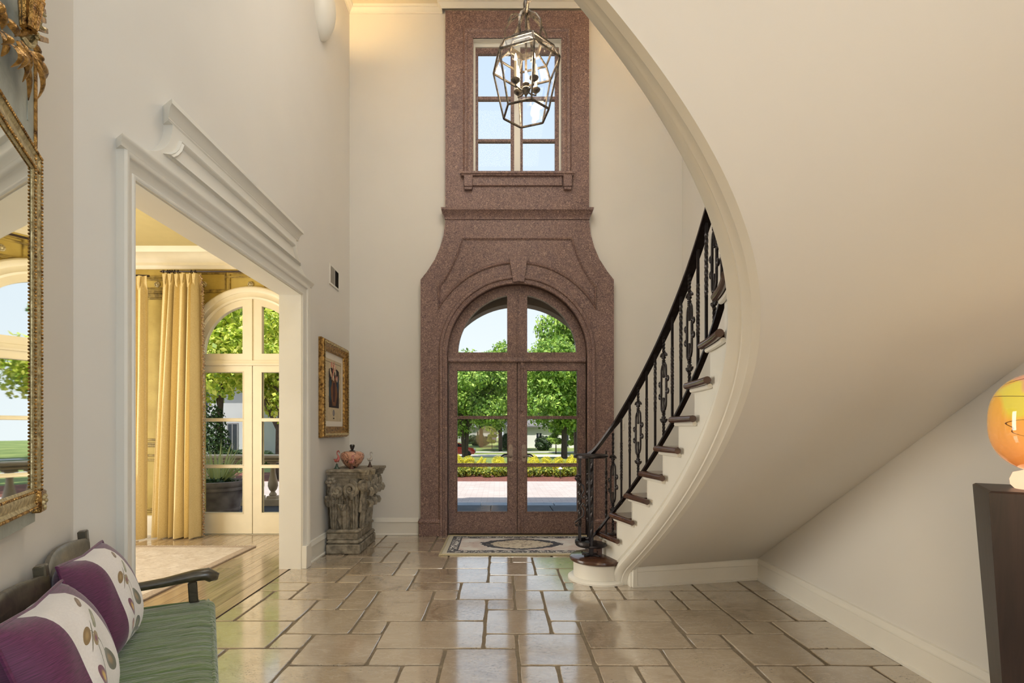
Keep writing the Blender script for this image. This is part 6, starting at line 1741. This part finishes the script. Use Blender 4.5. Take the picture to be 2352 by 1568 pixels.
# ------------------------------------------------------------------ terrace outside the dining room
M['pot'] = simple('terracotta_weathered', (136, 124, 118), 0.9, var=0.35, scale=5, bump=0.3, bscale=20, dark=(84, 70, 66))
M['balu'] = simple('cast_stone', (206, 186, 160), 0.85, var=0.15, scale=6, bump=0.2, bscale=30)
pxc, pyc = at(498, 7.05), 7.05
PT = thing('garden_planter', 'large weathered clay planter with spiky plant outside the dining doors', 'planter', (pxc, pyc, -0.025))
MB().lathe([(0.001, 0), (0.26, 0), (0.275, 0.05), (0.285, 0.12), (0.295, 0.13), (0.295, 0.155), (0.288, 0.165), (0.325, 0.36), (0.33, 0.40), (0.345, 0.405), (0.35, 0.42), (0.345, 0.435), (0.34, 0.45), (0.36, 0.47), (0.368, 0.50), (0.362, 0.53), (0.34, 0.535), (0.32, 0.52), (0.3, 0.46), (0.001, 0.45)], (pxc, pyc, -0.025), 40).build('pot', M['pot'], PT)
rl = random.Random(12)
M['blade'] = m_leaf('blade_variegated', (110, 128, 62), (182, 188, 116), (226, 226, 176))
for k in range(46):
    a = rl.uniform(0, 6.28); lean = rl.uniform(0.05, 1.0); L = rl.uniform(0.48, 0.7)
    p0 = Vector((pxc + 0.05 * math.cos(a), pyc + 0.05 * math.sin(a), 0.44)); dr = Vector((math.cos(a) * math.sin(lean), math.sin(a) * math.sin(lean), math.cos(lean)))
    p1 = p0 + dr * L * 0.6; p2 = p0 + dr * L + Vector((0, 0, -0.06 * lean)); wv = Vector((-math.sin(a), math.cos(a), 0)) * 0.014
    mb = MB().add([p0 - wv, p0 + wv, p1 + wv * 1.1, p1 - wv * 1.1, p2, p0 + Vector((0, 0, -0.004)), p1 + Vector((0, 0, -0.012))], [(0, 5, 6, 3), (5, 1, 2, 6), (3, 6, 4), (6, 2, 4)])
    mb.build('blade', M['blade'], PT, fix=False)
tag(leafcloud([((pxc, pyc, 0.47), 0.27, 0.35)], 700, 0.03, 5, 0.3).build('underplanting', M['leaf_dark'], PT, fix=False, smooth=False), kind='stuff')
bd = 8.36
BA = thing('stone_balustrade', 'pale cast stone balustrade beyond the terrace', 'balustrade', (at(627, bd), bd, -0.03))
bxm = at(627, bd)
MB().box(bxm - 1.7, bxm + 0.6, bd - 0.13, bd + 0.13, 0.735, 0.80, 0.018).build('coping', M['balu'], BA)
MB().box(bxm - 1.7, bxm + 0.6, bd - 0.1, bd + 0.1, 0.69, 0.735, 0.012).build('coping_bed', M['balu'], BA)
MB().box(bxm - 1.7, bxm + 0.6, bd - 0.12, bd + 0.12, -0.03, 0.085, 0.01).build('base', M['balu'], BA)
bp = None
for k in range(-7, 3):
    xk = bxm + 0.225 * k
    b = MB().lathe([(0.001, 0.13), (0.05, 0.13), (0.062, 0.15), (0.05, 0.17), (0.038, 0.185), (0.034, 0.2), (0.06, 0.235), (0.078, 0.29), (0.076, 0.34), (0.058, 0.42), (0.042, 0.5), (0.036, 0.57), (0.04, 0.6), (0.055, 0.62), (0.04, 0.635), (0.05, 0.66), (0.001, 0.66)], (xk, bd, 0), 18)
    b.box(xk - 0.075, xk + 0.075, bd - 0.075, bd + 0.075, 0.085, 0.13, 0.006); b.box(xk - 0.07, xk + 0.07, bd - 0.07, bd + 0.07, 0.66, 0.69, 0.006)
    b.build('baluster', M['balu'], BA)
# outer pulls of the front door, seen through the glass
for s, lab in ((-1, 0), (1, 1)):
    lf = [o for o in FD.children if o.name.startswith('door_leaf')][lab]
    k = 5.99 / F
    MB().tube([P(1188 + s * x, y, 5.99) for x, y in ((37, 1049), (34, 1046), (29, 1043.6), (24, 1043.4), (19, 1044))], [0.006, 0.009, 0.011, 0.011, 0.01], 8).build('outer_pull', M['iron'], lf)
